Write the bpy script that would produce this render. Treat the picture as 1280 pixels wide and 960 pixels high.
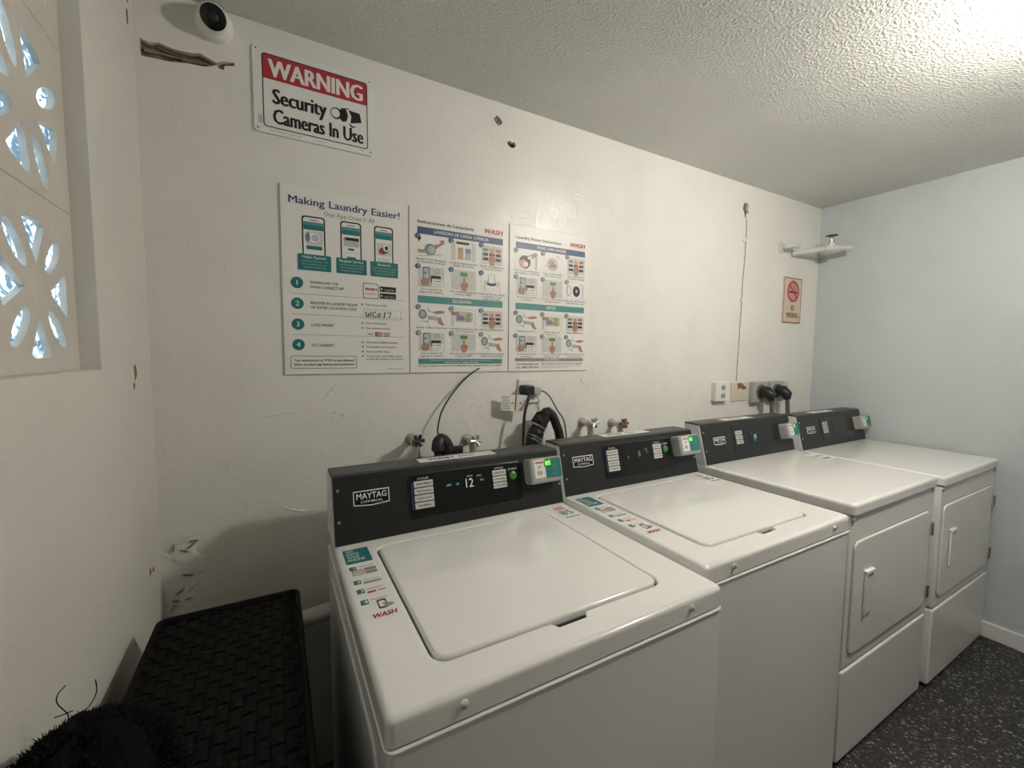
import bpy, bmesh, math, random
from mathutils import Vector, Matrix
random.seed(7)
scene = bpy.context.scene
COL = scene.collection
for o in list(bpy.data.objects): bpy.data.objects.remove(o)

# ------------------------------------------------------------------ camera, world, exposure
YAW, PITCH, ROLL, FPX = -0.5084, -0.0726, 0.0089, 531.75
cam = bpy.data.cameras.new('camera'); cam.sensor_fit = 'HORIZONTAL'; cam.sensor_width = 36.0
cam.lens = 36.0 * FPX / 1280.0; cam.clip_start = 0.02
camo = bpy.data.objects.new('camera', cam); COL.objects.link(camo); scene.camera = camo
fwd = Vector((-math.sin(YAW)*math.cos(PITCH), math.cos(YAW)*math.cos(PITCH), math.sin(PITCH)))
rgt = Vector((math.cos(YAW), math.sin(YAW), 0)); upv = rgt.cross(fwd)
r2 = math.cos(ROLL)*rgt + math.sin(ROLL)*upv; u2 = -math.sin(ROLL)*rgt + math.cos(ROLL)*upv
mw = Matrix((r2, u2, -fwd)).transposed().to_4x4(); mw.translation = (0.295, -1.4854, 1.4037)
camo.matrix_world = mw

world = bpy.data.worlds.new('world'); scene.world = world; world.use_nodes = True
bgn = world.node_tree.nodes['Background']
bgn.inputs[0].default_value = (0.74, 0.87, 0.96, 1); bgn.inputs[1].default_value = 2.3   # even overcast daylight

scene.view_settings.view_transform = 'Standard'; scene.view_settings.look = 'None'
scene.view_settings.gamma = 1.0; scene.view_settings.use_curve_mapping = False
scene.view_settings.exposure = 0.6
LAMP_STRENGTH = 205.0
LAMP_COLOR = (1.0, 0.945, 0.85)
LAMP_POS = (2.02, -1.34, 2.255)

# ------------------------------------------------------------------ materials
MATS = {}
def mat(name, col, rough=0.5, metal=0.0, bump=0.0, bscale=60.0, emit=0.0, coat=0.0, var=0.0, vscale=6.0, detail=4.0, spec=0.5):
    if name in MATS: return MATS[name]
    m = bpy.data.materials.new(name); m.use_nodes = True; nt = m.node_tree; b = nt.nodes['Principled BSDF']
    b.inputs['Base Color'].default_value = (*col, 1); b.inputs['Roughness'].default_value = rough
    b.inputs['Metallic'].default_value = metal; b.inputs['Specular IOR Level'].default_value = spec
    if coat: b.inputs['Coat Weight'].default_value = coat; b.inputs['Coat Roughness'].default_value = 0.08
    if emit:
        b.inputs['Emission Color'].default_value = (*col, 1); b.inputs['Emission Strength'].default_value = emit
    tc = None
    if bump or var: tc = nt.nodes.new('ShaderNodeTexCoord')
    if bump:
        n = nt.nodes.new('ShaderNodeTexNoise'); n.inputs['Scale'].default_value = bscale; n.inputs['Detail'].default_value = detail
        nt.links.new(tc.outputs['Object'], n.inputs['Vector'])
        bp = nt.nodes.new('ShaderNodeBump'); bp.inputs['Strength'].default_value = bump; bp.inputs['Distance'].default_value = 0.01
        nt.links.new(n.outputs['Fac'], bp.inputs['Height']); nt.links.new(bp.outputs['Normal'], b.inputs['Normal'])
    if var:
        n = nt.nodes.new('ShaderNodeTexNoise'); n.inputs['Scale'].default_value = vscale; n.inputs['Detail'].default_value = 6
        nt.links.new(tc.outputs['Object'], n.inputs['Vector'])
        r = nt.nodes.new('ShaderNodeValToRGB'); r.color_ramp.elements[0].position = 0.3; r.color_ramp.elements[1].position = 0.7
        r.color_ramp.elements[0].color = (*[c*(1-var) for c in col], 1); r.color_ramp.elements[1].color = (*[min(1, c*(1+var)) for c in col], 1)
        nt.links.new(n.outputs['Fac'], r.inputs['Fac']); nt.links.new(r.outputs['Color'], b.inputs['Base Color'])
    MATS[name] = m; return m

def wall_paint(name, col, rough, patchy):
    """semi-gloss paint over uneven old plaster: fine orange peel, broad unevenness, sparse trowel ridges"""
    m = bpy.data.materials.new(name); m.use_nodes = True; nt = m.node_tree; b = nt.nodes['Principled BSDF']; L = nt.links.new
    b.inputs['Roughness'].default_value = rough
    tc = nt.nodes.new('ShaderNodeTexCoord')
    def noise(s, d, rgh=0.5, dist=0.0):
        n = nt.nodes.new('ShaderNodeTexNoise'); n.inputs['Scale'].default_value = s; n.inputs['Detail'].default_value = d
        n.inputs['Roughness'].default_value = rgh; n.inputs['Distortion'].default_value = dist
        L(tc.outputs['Object'], n.inputs['Vector']); return n
    def math_(op, a, bb):
        k = nt.nodes.new('ShaderNodeMath'); k.operation = op
        for i, v in enumerate((a, bb)):
            if isinstance(v, (int, float)): k.inputs[i].default_value = v
            else: L(v, k.inputs[i])
        return k.outputs[0]
    fine = noise(170, 3).outputs['Fac']; broad = noise(7, 4).outputs['Fac']; ridge = noise(9, 7, 0.62, 1.2).outputs['Fac']
    rr = nt.nodes.new('ShaderNodeValToRGB'); rr.color_ramp.elements[0].position = 0.56; rr.color_ramp.elements[1].position = 0.70
    L(ridge, rr.inputs['Fac'])
    h = math_('ADD', math_('MULTIPLY', fine, 0.12), math_('ADD', math_('MULTIPLY', broad, 0.9), math_('MULTIPLY', rr.outputs['Color'], patchy)))
    bp = nt.nodes.new('ShaderNodeBump'); bp.inputs['Strength'].default_value = 0.35; bp.inputs['Distance'].default_value = 0.012
    L(h, bp.inputs['Height']); L(bp.outputs['Normal'], b.inputs['Normal'])
    dirt = nt.nodes.new('ShaderNodeValToRGB'); dirt.color_ramp.elements[0].position = 0.25; dirt.color_ramp.elements[1].position = 0.55
    dirt.color_ramp.elements[0].color = (*[c*0.93 for c in col], 1); dirt.color_ramp.elements[1].color = (*col, 1)
    L(noise(3.2, 6, 0.6).outputs['Fac'], dirt.inputs['Fac']); L(dirt.outputs['Color'], b.inputs['Base Color'])
    MATS[name] = m; return m

def ceiling_mat():
    m = bpy.data.materials.new('ceiling_texture'); m.use_nodes = True; nt = m.node_tree; b = nt.nodes['Principled BSDF']; L = nt.links.new
    b.inputs['Base Color'].default_value = (0.74, 0.74, 0.70, 1); b.inputs['Roughness'].default_value = 0.42
    tc = nt.nodes.new('ShaderNodeTexCoord')
    v = nt.nodes.new('ShaderNodeTexNoise'); v.inputs['Scale'].default_value = 115; v.inputs['Detail'].default_value = 2.5
    L(tc.outputs['Object'], v.inputs['Vector'])
    r = nt.nodes.new('ShaderNodeValToRGB'); r.color_ramp.elements[0].position = 0.45; r.color_ramp.elements[1].position = 0.66
    L(v.outputs['Fac'], r.inputs['Fac'])
    k = nt.nodes.new('ShaderNodeTexNoise'); k.inputs['Scale'].default_value = 2.2; k.inputs['Detail'].default_value = 3
    L(tc.outputs['Object'], k.inputs['Vector'])
    kr = nt.nodes.new('ShaderNodeValToRGB'); kr.color_ramp.elements[0].position = 0.40; kr.color_ramp.elements[1].position = 0.56
    kr.color_ramp.elements[0].color = (0.5, 0.5, 0.5, 1)
    L(k.outputs['Fac'], kr.inputs['Fac'])
    mu = nt.nodes.new('ShaderNodeMath'); mu.operation = 'MULTIPLY'; L(r.outputs['Color'], mu.inputs[0]); L(kr.outputs['Color'], mu.inputs[1])
    bp = nt.nodes.new('ShaderNodeBump'); bp.inputs['Strength'].default_value = 0.85; bp.inputs['Distance'].default_value = 0.0045
    L(mu.outputs[0], bp.inputs['Height']); L(bp.outputs['Normal'], b.inputs['Normal'])
    MATS['ceiling'] = m; return m

def floor_mat():
    m = bpy.data.materials.new('rubber_floor'); m.use_nodes = True; nt = m.node_tree; b = nt.nodes['Principled BSDF']; L = nt.links.new
    b.inputs['Roughness'].default_value = 0.55
    tc = nt.nodes.new('ShaderNodeTexCoord')
    v = nt.nodes.new('ShaderNodeTexVoronoi'); v.inputs['Scale'].default_value = 150; L(tc.outputs['Object'], v.inputs['Vector'])
    sx = nt.nodes.new('ShaderNodeSeparateColor'); L(v.outputs['Color'], sx.inputs[0])
    r = nt.nodes.new('ShaderNodeValToRGB'); r.color_ramp.interpolation = 'CONSTANT'
    r.color_ramp.elements[0].color = (0.018, 0.017, 0.018, 1); r.color_ramp.elements[1].position = 0.72; r.color_ramp.elements[1].color = (0.065, 0.060, 0.060, 1)
    e = r.color_ramp.elements.new(0.94); e.color = (0.26, 0.25, 0.24, 1)
    L(sx.outputs[0], r.inputs['Fac']); L(r.outputs['Color'], b.inputs['Base Color'])
    bp = nt.nodes.new('ShaderNodeBump'); bp.inputs['Strength'].default_value = 0.3; bp.inputs['Distance'].default_value = 0.003
    L(v.outputs['Distance'], bp.inputs['Height']); L(bp.outputs['Normal'], b.inputs['Normal'])
    MATS['floor'] = m; return m

def pane_mat():
    """crinkled translucent sheet behind the blocks"""
    m = bpy.data.materials.new('frosted_sheet'); m.use_nodes = True; nt = m.node_tree; L = nt.links.new
    out = nt.nodes['Material Output']; nt.nodes.remove(nt.nodes['Principled BSDF'])
    tc = nt.nodes.new('ShaderNodeTexCoord')
    n = nt.nodes.new('ShaderNodeTexNoise'); n.inputs['Scale'].default_value = 40; n.inputs['Detail'].default_value = 5; n.inputs['Distortion'].default_value = 1.4
    L(tc.outputs['Object'], n.inputs['Vector'])
    r = nt.nodes.new('ShaderNodeValToRGB'); r.color_ramp.elements[0].position = 0.45; r.color_ramp.elements[1].position = 0.56
    r.color_ramp.elements[0].color = (0.10, 0.15, 0.19, 1); r.color_ramp.elements[1].color = (0.78, 0.90, 0.97, 1)
    L(n.outputs['Fac'], r.inputs['Fac'])
    bp = nt.nodes.new('ShaderNodeBump'); bp.inputs['Strength'].default_value = 0.8; bp.inputs['Distance'].default_value = 0.02
    L(n.outputs['Fac'], bp.inputs['Height'])
    t = nt.nodes.new('ShaderNodeBsdfTranslucent'); g = nt.nodes.new('ShaderNodeBsdfGlossy'); g.inputs['Roughness'].default_value = 0.2
    x = nt.nodes.new('ShaderNodeMixShader'); x.inputs[0].default_value = 0.12
    L(r.outputs['Color'], t.inputs['Color']); L(bp.outputs['Normal'], t.inputs['Normal']); L(bp.outputs['Normal'], g.inputs['Normal'])
    L(t.outputs[0], x.inputs[1]); L(g.outputs[0], x.inputs[2]); L(x.outputs[0], out.inputs['Surface'])
    MATS['pane'] = m; return m

wall_paint('wall_warm', (0.80, 0.785, 0.735), 0.30, 0.22)
wall_paint('wall_left', (0.70, 0.675, 0.62), 0.50, 0.12)
wall_paint('wall_cool', (0.54, 0.58, 0.60), 0.38, 0.08)
ceiling_mat(); floor_mat(); pane_mat()
mat('wall_front', (0.22, 0.22, 0.205), 0.6)  # dark tone added so less light bounces back onto the machines
mat('block', (0.62, 0.58, 0.52), 0.75, bump=0.5, bscale=40, var=0.05)
mat('masonry', (0.16, 0.12, 0.085), 0.9, bump=0.9, bscale=45, var=0.65, vscale=28)
mat('plaster', (0.70, 0.67, 0.60), 0.85, bump=0.8, bscale=60, var=0.12, vscale=30)
mat('splinter', (0.26, 0.21, 0.16), 0.9, var=0.3, vscale=40)
mat('chip_dark', (0.06, 0.05, 0.04), 0.9)
mat('pit', (0.20, 0.17, 0.14), 0.9)
mat('wire_pale', (0.42, 0.36, 0.29), 0.6)
mat('screw', (0.62, 0.61, 0.58), 0.3, metal=0.5)
mat('rust', (0.20, 0.11, 0.06), 0.9, var=0.4, vscale=60)
mat('trim', (0.72, 0.73, 0.72), 0.35)
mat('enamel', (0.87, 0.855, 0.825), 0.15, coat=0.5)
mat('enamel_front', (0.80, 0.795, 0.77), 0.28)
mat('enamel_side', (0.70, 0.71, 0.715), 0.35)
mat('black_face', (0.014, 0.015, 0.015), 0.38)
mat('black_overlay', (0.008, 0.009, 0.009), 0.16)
mat('black_face_lit', (0.055, 0.056, 0.056), 0.42)  # lighter copy of black_face, light on the console tops put into the colour
mat('black_rubber', (0.012, 0.012, 0.012), 0.45)
mat('black_matte', (0.008, 0.008, 0.008), 0.8)
mat('groove', (0.04, 0.04, 0.04), 0.8)
mat('grey_plastic', (0.42, 0.42, 0.40), 0.4)
mat('reader_grey', (0.36, 0.36, 0.35), 0.42)
mat('dark_grey', (0.11, 0.11, 0.11), 0.5)
mat('steel', (0.55, 0.55, 0.53), 0.3, metal=1.0)
mat('brass', (0.50, 0.48, 0.43), 0.42, metal=0.8)
mat('white_plastic', (0.78, 0.77, 0.72), 0.35)
mat('beige_plate', (0.66, 0.61, 0.48), 0.45, var=0.08)
mat('pipe', (0.62, 0.61, 0.58), 0.35)
mat('paper', (0.82, 0.80, 0.76), 0.38)
mat('sign_white', (0.80, 0.80, 0.77), 0.3)
mat('no_smoking', (0.66, 0.54, 0.41), 0.5)
P = {'red': (0.42, 0.035, 0.045), 'blue': (0.045, 0.085, 0.19), 'navy': (0.025, 0.05, 0.17), 'teal': (0.018, 0.18, 0.18), 'teal2': (0.085, 0.27, 0.26),
     'black': (0.012, 0.012, 0.014), 'white': (0.82, 0.81, 0.78), 'grey': (0.28, 0.27, 0.25), 'lightgrey': (0.60, 0.60, 0.57), 'midgrey': (0.42, 0.42, 0.40),
     'skin': (0.42, 0.23, 0.15), 'orange': (0.72, 0.30, 0.15), 'green': (0.13, 0.24, 0.08), 'purple': (0.28, 0.20, 0.32), 'olive': (0.36, 0.36, 0.13),
     'pink': (0.60, 0.28, 0.28), 'slate': (0.17, 0.23, 0.27), 'paleblue': (0.46, 0.52, 0.53), 'brownred': (0.28, 0.05, 0.035), 'rose': (0.50, 0.10, 0.10)}
for k, c in P.items(): mat('print_' + k, c, 0.42)
mat('start_green', (0.05, 0.24, 0.06), 0.3)
mat('led_green', (0.25, 1.0, 0.08), 0.4, emit=0.9)
mat('led_teal', (0.16, 0.55, 0.48), 0.4, emit=0.25)
mat('led_white', (0.55, 0.68, 0.66), 0.4, emit=0.12)
mat('wicker', (0.0045, 0.004, 0.0036), 0.7, spec=0.15)
mat('fluff', (0.004, 0.004, 0.005), 0.9, spec=0.1)
mat('fluff_hair', (0.005, 0.005, 0.006), 0.8, spec=0.15)
mat('bulb', LAMP_COLOR, 0.4, emit=LAMP_STRENGTH)
mat('concrete', (0.35, 0.34, 0.32), 0.85, var=0.1)

# ------------------------------------------------------------------ mesh builder
class Frame:
    """2-D drawing plane in the room: origin o, axes u, v and outward normal n"""
    def __init__(s, o, u, v, n): s.o = Vector(o); s.u = Vector(u).normalized(); s.v = Vector(v).normalized(); s.n = Vector(n).normalized()
    def __call__(s, a, b, c=0.0): return s.o + s.u*a + s.v*b + s.n*c
    def at(s, a, b, c=0.0): f = Frame(s(a, b, c), s.u, s.v, s.n); return f
BACK = Frame((0, 0, 0), (1, 0, 0), (0, 0, 1), (0, -1, 0))
LEFT = Frame((0, 0, 0), (0, 1, 0), (0, 0, 1), (1, 0, 0))
RIGHT = Frame((3.382, 0, 0), (0, -1, 0), (0, 0, 1), (-1, 0, 0))
GROUND = Frame((0, 0, 0), (1, 0, 0), (0, 1, 0), (0, 0, 1))

def rrect(a0, a1, b0, b1, r, n=4):
    r = max(1e-5, min(r, (a1-a0)/2-1e-6, (b1-b0)/2-1e-6)); pts = []
    for cx, cy, s in ((a1-r, b0+r, -90), (a1-r, b1-r, 0), (a0+r, b1-r, 90), (a0+r, b0+r, 180)):
        for i in range(n+1):
            t = math.radians(s + 90*i/n); pts.append((cx + r*math.cos(t), cy + r*math.sin(t)))
    return pts
def ellipse(a, b, ra, rb, n=20, rot=0.0):
    c, s = math.cos(rot), math.sin(rot); out = []
    for i in range(n):
        t = 2*math.pi*i/n; x, y = ra*math.cos(t), rb*math.sin(t); out.append((a + c*x - s*y, b + s*x + c*y))
    return out

class B:
    def __init__(s): s.v = []; s.f = []; s.m = []; s.mats = []
    def mi(s, m):
        if m not in s.mats: s.mats.append(m)
        return s.mats.index(m)
    def add(s, verts, faces, m):
        k = len(s.v); s.v += [tuple(p) for p in verts]; i = s.mi(m)
        for f in faces: s.f.append([k + j for j in f]); s.m.append(i)
    def loft(s, loops, m, c0=True, c1=True, closed=True):
        n = len(loops[0]); V = [p for l in loops for p in l]; F = []
        for i in range(len(loops)-1):
            for j in range(n if closed else n-1):
                a, b = i*n + j, i*n + (j+1) % n; F.append([a, b, b+n, a+n])
        if c0: F.append(list(range(n))[::-1])
        if c1: F.append([(len(loops)-1)*n + j for j in range(n)])
        s.add(V, F, m)
    def prism(s, fr, poly, c0, c1, m):
        s.loft([[fr(a, b, c0) for a, b in poly], [fr(a, b, c1) for a, b in poly]], m)
    def box(s, x0, x1, y0, y1, z0, z1, m): s.prism(GROUND, [(x0, y0), (x1, y0), (x1, y1), (x0, y1)], z0, z1, m)
    def rbox(s, fr, a0, a1, b0, b1, c0, c1, r, e, m, back=False, seg=3, n=4):
        """rounded block on a frame: corner radius r, front edge rounding e"""
        L = []
        if back:
            for i in range(seg+1):
                t = math.pi/2*i/seg; d = e*(1-math.sin(t)); cc = c0 + e*(1-math.cos(t))
                L.append([fr(a, b, cc) for a, b in rrect(a0+d, a1-d, b0+d, b1-d, max(r-d, 1e-4), n)])
            L.append([fr(a, b, c0 + e*1.4) for a, b in rrect(a0, a1, b0, b1, r, n)]); L.insert(0, [fr(a, b, c0) for a, b in rrect(a0+e*1.6, a1-e*1.6, b0+e*1.6, b1-e*1.6, max(r-e*1.6, 1e-4), n)])
        else: L.append([fr(a, b, c0) for a, b in rrect(a0, a1, b0, b1, r, n)])
        if c1 - e*1.5 > c0 + (e*1.5 if back else 0): L.append([fr(a, b, c1 - e*1.35) for a, b in rrect(a0, a1, b0, b1, r, n)])
        for i in range(seg+1):
            t = math.pi/2*i/seg; d = e*(1-math.cos(t)); cc = c1 - e*(1-math.sin(t))
            L.append([fr(a, b, cc) for a, b in rrect(a0+d, a1-d, b0+d, b1-d, max(r-d, 1e-4), n)])
        q = min(e*1.6, (a1-a0)*.4, (b1-b0)*.4); L.append([fr(a, b, c1) for a, b in rrect(a0+q, a1-q, b0+q, b1-q, max(r-q, 1e-4), n)])
        s.loft(L, m)
    def ring(s, fr, outer, inner, c0, c1, m):
        """flat frame between two outlines with equal point counts"""
        n = len(outer); V = [fr(a, b, c) for c in (c0, c1) for L in (outer, inner) for a, b in L]; F = []
        for j in range(n):
            k = (j+1) % n
            F += [[j, k, n+k, n+j], [2*n+j, 3*n+j, 3*n+k, 2*n+k], [j, 2*n+j, 2*n+k, k], [n+j, n+k, 3*n+k, 3*n+j]]
        s.add(V, F, m)
    def plate_holes(s, fr, outer, holes, c0, c1, m):
        bm = bmesh.new(); E = []
        for L in [outer] + holes:
            vs = [bm.verts.new((a, b, 0)) for a, b in L]
            for i in range(len(vs)): E.append(bm.edges.new((vs[i], vs[(i+1) % len(vs)])))
        bmesh.ops.triangle_fill(bm, use_beauty=True, use_dissolve=False, edges=E)
        r = bmesh.ops.extrude_face_region(bm, geom=bm.faces[:])
        for v in r['geom']:
            if isinstance(v, bmesh.types.BMVert): v.co.z = 1
        bm.verts.index_update()
        s.add([fr(v.co.x, v.co.y, c1 if v.co.z > .5 else c0) for v in bm.verts], [[v.index for v in f.verts] for f in bm.faces], m); bm.free()
    def tube(s, pts, r, m, n=10, cap=True):
        pts = [Vector(p) for p in pts]; rs = r if isinstance(r, (list, tuple)) else [r]*len(pts); L = []; ref = None
        for i, p in enumerate(pts):
            t = (pts[min(i+1, len(pts)-1)] - pts[max(i-1, 0)]).normalized()
            if ref is None: ref = t.orthogonal().normalized()
            ref = (ref - t*ref.dot(t)).normalized(); w = t.cross(ref)
            L.append([p + (ref*math.cos(2*math.pi*k/n) + w*math.sin(2*math.pi*k/n))*rs[i] for k in range(n)])
        s.loft(L, m, cap, cap)
    def lathe(s, o, ax, prof, m, n=20):
        """prof: (distance along axis, radius)"""
        o = Vector(o); ax = Vector(ax).normalized(); e = ax.orthogonal().normalized(); w = ax.cross(e)
        s.loft([[o + ax*d + (e*math.cos(2*math.pi*k/n) + w*math.sin(2*math.pi*k/n))*max(r, 1e-5) for k in range(n)] for d, r in prof], m)
    def text(s, fr, string, a, b, h, m, bold=False, width=None, xs=1.0, align='L', c=0.0006, slant=0.0):
        """lettering with cap height h, baseline at (a, b); width fits it to a length"""
        g = GL[bool(bold)]; wide = {False: (0,), True: (-.015, .015), 2: (-.045, -.015, .015, .045)}[bold]; total = sum(g[ch][2] for ch in string); k = h / CAP
        sx = k*xs if width is None else width/total
        if align == 'C': a -= total*sx/2
        elif align == 'R': a -= total*sx
        for ch in string:
            V, F, adv = g[ch]
            for q, dx in enumerate(wide if V else ()): s.add([fr(a + (x + dx + slant*y)*sx, b + y*k, c + q*.00012) for x, y in V], F, m)
            a += adv*sx

GL = {False: {}, True: {}}
def make_glyphs():
    chars = ''.join(chr(i) for i in range(33, 127)) + 'óíéáñ'
    jobs = []
    for bold in (False, True):
        for ch in chars:
            for st in (ch, ch + '|'):
                cu = bpy.data.curves.new('glyph', 'FONT'); cu.body = st; cu.size = 1; cu.resolution_u = 2; cu.offset = 0.0
                cu.fill_mode = 'FRONT'
                o = bpy.data.objects.new('glyph', cu); COL.objects.link(o); jobs.append((bold, ch, st, o))
        cu = bpy.data.curves.new('glyph', 'FONT'); cu.body = '|'; cu.offset = 0.0; cu.resolution_u = 2
        o = bpy.data.objects.new('glyph', cu); COL.objects.link(o); jobs.append((bold, '', '|', o))
    dg = bpy.context.evaluated_depsgraph_get(); raw = {}
    for bold, ch, st, o in jobs:
        me = bpy.data.meshes.new_from_object(o.evaluated_get(dg))
        raw[(bold, st)] = ([(v.co.x, v.co.y) for v in me.vertices], [list(p.vertices) for p in me.polygons]); bpy.data.meshes.remove(me)
    for bold, ch, st, o in jobs:
        cu = o.data; bpy.data.objects.remove(o); bpy.data.curves.remove(cu)
    for bold in (False, True):
        bar = max(x for x, y in raw[(bold, '|')][0])
        for ch in chars:
            V, F = raw[(bold, ch)]; adv = max(x for x, y in raw[(bold, ch + '|')][0]) - bar
            GL[bold][ch] = (V, F, adv)
        GL[bold][' '] = ([], [], 0.30)
    return max(y for x, y in raw[(False, 'H')][0])
CAP = make_glyphs()

# ------------------------------------------------------------------ object helpers
def base_of(o):
    l = Vector((0, 0, 0))
    while o: l += o.location; o = o.parent
    return l
def obj(name, b, parent=None, smooth=35, kind=None):
    me = bpy.data.meshes.new(name); me.from_pydata(b.v, [], b.f)
    for m in b.mats: me.materials.append(MATS[m])
    me.polygons.foreach_set('material_index', b.m)
    bm = bmesh.new(); bm.from_mesh(me); bmesh.ops.recalc_face_normals(bm, faces=bm.faces); bm.to_mesh(me); bm.free()
    if smooth:
        me.polygons.foreach_set('use_smooth', [True]*len(me.polygons)); me.set_sharp_from_angle(angle=math.radians(smooth))
    if parent is not None: org = base_of(parent)
    else:
        xs, ys, zs = zip(*b.v); org = Vector(((min(xs)+max(xs))/2, (min(ys)+max(ys))/2, min(zs)))
    me.transform(Matrix.Translation(-org)); me.update()
    o = bpy.data.objects.new(name, me); COL.objects.link(o)
    if parent is not None: o.parent = parent
    else: o.location = org
    if kind: o['kind'] = kind
    return o
def thing(name, label, cat, loc, group=None):
    o = bpy.data.objects.new(name, None); COL.objects.link(o); o.location = loc; o.empty_display_size = 0.05
    return tag(o, label, cat, group)
def tag(o, label, cat, group=None):
    o['label'] = label; o['category'] = cat
    if group: o['group'] = group
    return o
def struct(name, b, smooth=35, label=None):
    o = obj(name, b, None, smooth); o['kind'] = 'structure'
    if label: o['label'] = label; o['category'] = name.split('_')[0]
    return o
def build(name, parent, fn, smooth=35, kind=None, label=None):
    b = B(); fn(b); o = obj(name, b, parent, smooth, kind)
    if label: o['label'] = label
    return o

# ------------------------------------------------------------------ the room
W, H, YF = 3.382, 2.341, -3.6
b = B(); b.box(-0.2, W+0.15, YF-0.15, 0.15, -0.12, 0.0, 'floor'); struct('floor', b, 0, 'dark speckled rubber floor with pale flecks')
b = B(); b.box(-0.2, W+0.15, YF-0.15, 0.15, H, H+0.12, 'ceiling'); ceiling = struct('ceiling', b, 0, 'off white textured ceiling with rough splatter relief')

crack = [(0.012, 2.208), (0.030, 2.203), (0.050, 2.209), (0.085, 2.203), (0.120, 2.206), (0.140, 2.212), (0.160, 2.204), (0.176, 2.199), (0.190, 2.207), (0.218, 2.213), (0.219, 2.204), (0.196, 2.197), (0.192, 2.184), (0.181, 2.186), (0.178, 2.193), (0.150, 2.180), (0.110, 2.176), (0.070, 2.168), (0.040, 2.166), (0.012, 2.164)]
hole1 = [(1.050, 2.293), (1.066, 2.281), (1.072, 2.270), (1.056, 2.256), (1.040, 2.266), (1.034, 2.279)]
hole2 = [(1.092, 2.206), (1.104, 2.216), (1.112, 2.208), (1.124, 2.214), (1.132, 2.202), (1.122, 2.192), (1.110, 2.189), (1.098, 2.195)]
hole3 = [(2.575, 2.238), (2.600, 2.246), (2.620, 2.232), (2.611, 2.212), (2.622, 2.196), (2.602, 2.182), (2.596, 2.160), (2.584, 2.164), (2.580, 2.190), (2.566, 2.206)]
b = B(); b.plate_holes(BACK, [(-0.2, 0), (W+0.15, 0), (W+0.15, H), (-0.2, H)], [crack, hole1, hole2, hole3], -0.03, 0.0, 'wall_warm')
wall_back = struct('wall_back', b, 20, 'warm white uneven plaster wall behind the machines, with gouges')
for nm, (x0, x1, z0, z1), m in (('exposed_masonry', (-0.02, 0.25, 2.13, 2.24), 'masonry'), ('exposed_masonry', (1.01, 1.10, 2.23, 2.31), 'midplug'), ('exposed_masonry', (1.07, 1.15, 2.17, 2.23), 'chip_dark'),
                            ('exposed_masonry', (2.54, 2.65, 2.14, 2.26), 'masonry')):
    if m == 'midplug': mat('midplug', (0.22, 0.21, 0.19), 0.8, bump=0.6, bscale=70, var=0.3, vscale=40)
    b = B(); n = 14; grid = []
    for i in range(n+1):
        for j in range(7):
            x = x0 + (x1-x0)*i/n; z = z0 + (z1-z0)*j/6
            grid.append((x, (0.004 if m == 'midplug' else 0.012) + random.uniform(-0.003, 0.004) + (0.003 if j % 3 == 1 else 0), z))
    b.add(grid, [[i*7+j, (i+1)*7+j, (i+1)*7+j+1, i*7+j+1] for i in range(n) for j in range(6)], m)
    obj(nm, b, wall_back, 0)
# splinters of lath and loose plaster in the long gouge
for (x0, z0, x1, z1, wd) in ((0.02, 2.185, 0.12, 2.188, 0.006), (0.05, 2.200, 0.10, 2.190, 0.004), (0.10, 2.186, 0.17, 2.192, 0.005)):
    build('splinter', wall_back, lambda b: b.loft([[(x0, 0.006, z0-wd), (x0, 0.002, z0), (x0, 0.008, z0+wd)], [(x1, 0.007, z1-wd*.3), (x1, 0.003, z1), (x1, 0.009, z1+wd*.3)]], 'splinter'))

# left wall with window opening
SILL, JAMB, PIT = 1.365, -0.375, 0.287
YW0 = JAMB - 3*PIT - 0.01; ZW1 = SILL + 3*PIT + 0.01
b = B(); b.plate_holes(LEFT, [(YF-0.15, 0), (0.0, 0), (0.0, H), (YF-0.15, H)], [[(YW0, SILL), (JAMB, SILL), (JAMB, ZW1), (YW0, ZW1)]], -0.13, 0.0, 'wall_left')
wall_left = struct('wall_left', b, 20, 'dim beige plaster wall around the breeze block window')
b = B(); b.plate_holes(RIGHT, [(0.0, 0), (-YF+0.15, 0), (-YF+0.15, H), (0.0, H)], [], -0.1, 0.0, 'wall_cool')
struct('wall_right', b, 20, 'smooth cool grey white wall past the dryers')
# unseen wall behind the photographer, coloured dark to cut bounced light
b = B(); fr = Frame((0, YF, 0), (1, 0, 0), (0, 0, 1), (0, 1, 0))
b.plate_holes(fr, [(-0.13, 0), (W+0.1, 0), (W+0.1, H), (-0.13, H)], [], -0.12, 0.0, 'wall_front')
struct('wall_front', b, 20, 'plain unseen wall opposite the machines, darkened to cut bounced light')
b = B(); b.rbox(RIGHT, 0.0, 3.55, 0.0, 0.082, 0.0, 0.014, 0.002, 0.006, 'trim'); struct('baseboard_right', b, 35, 'white painted baseboard at the foot of the cool wall')

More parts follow.
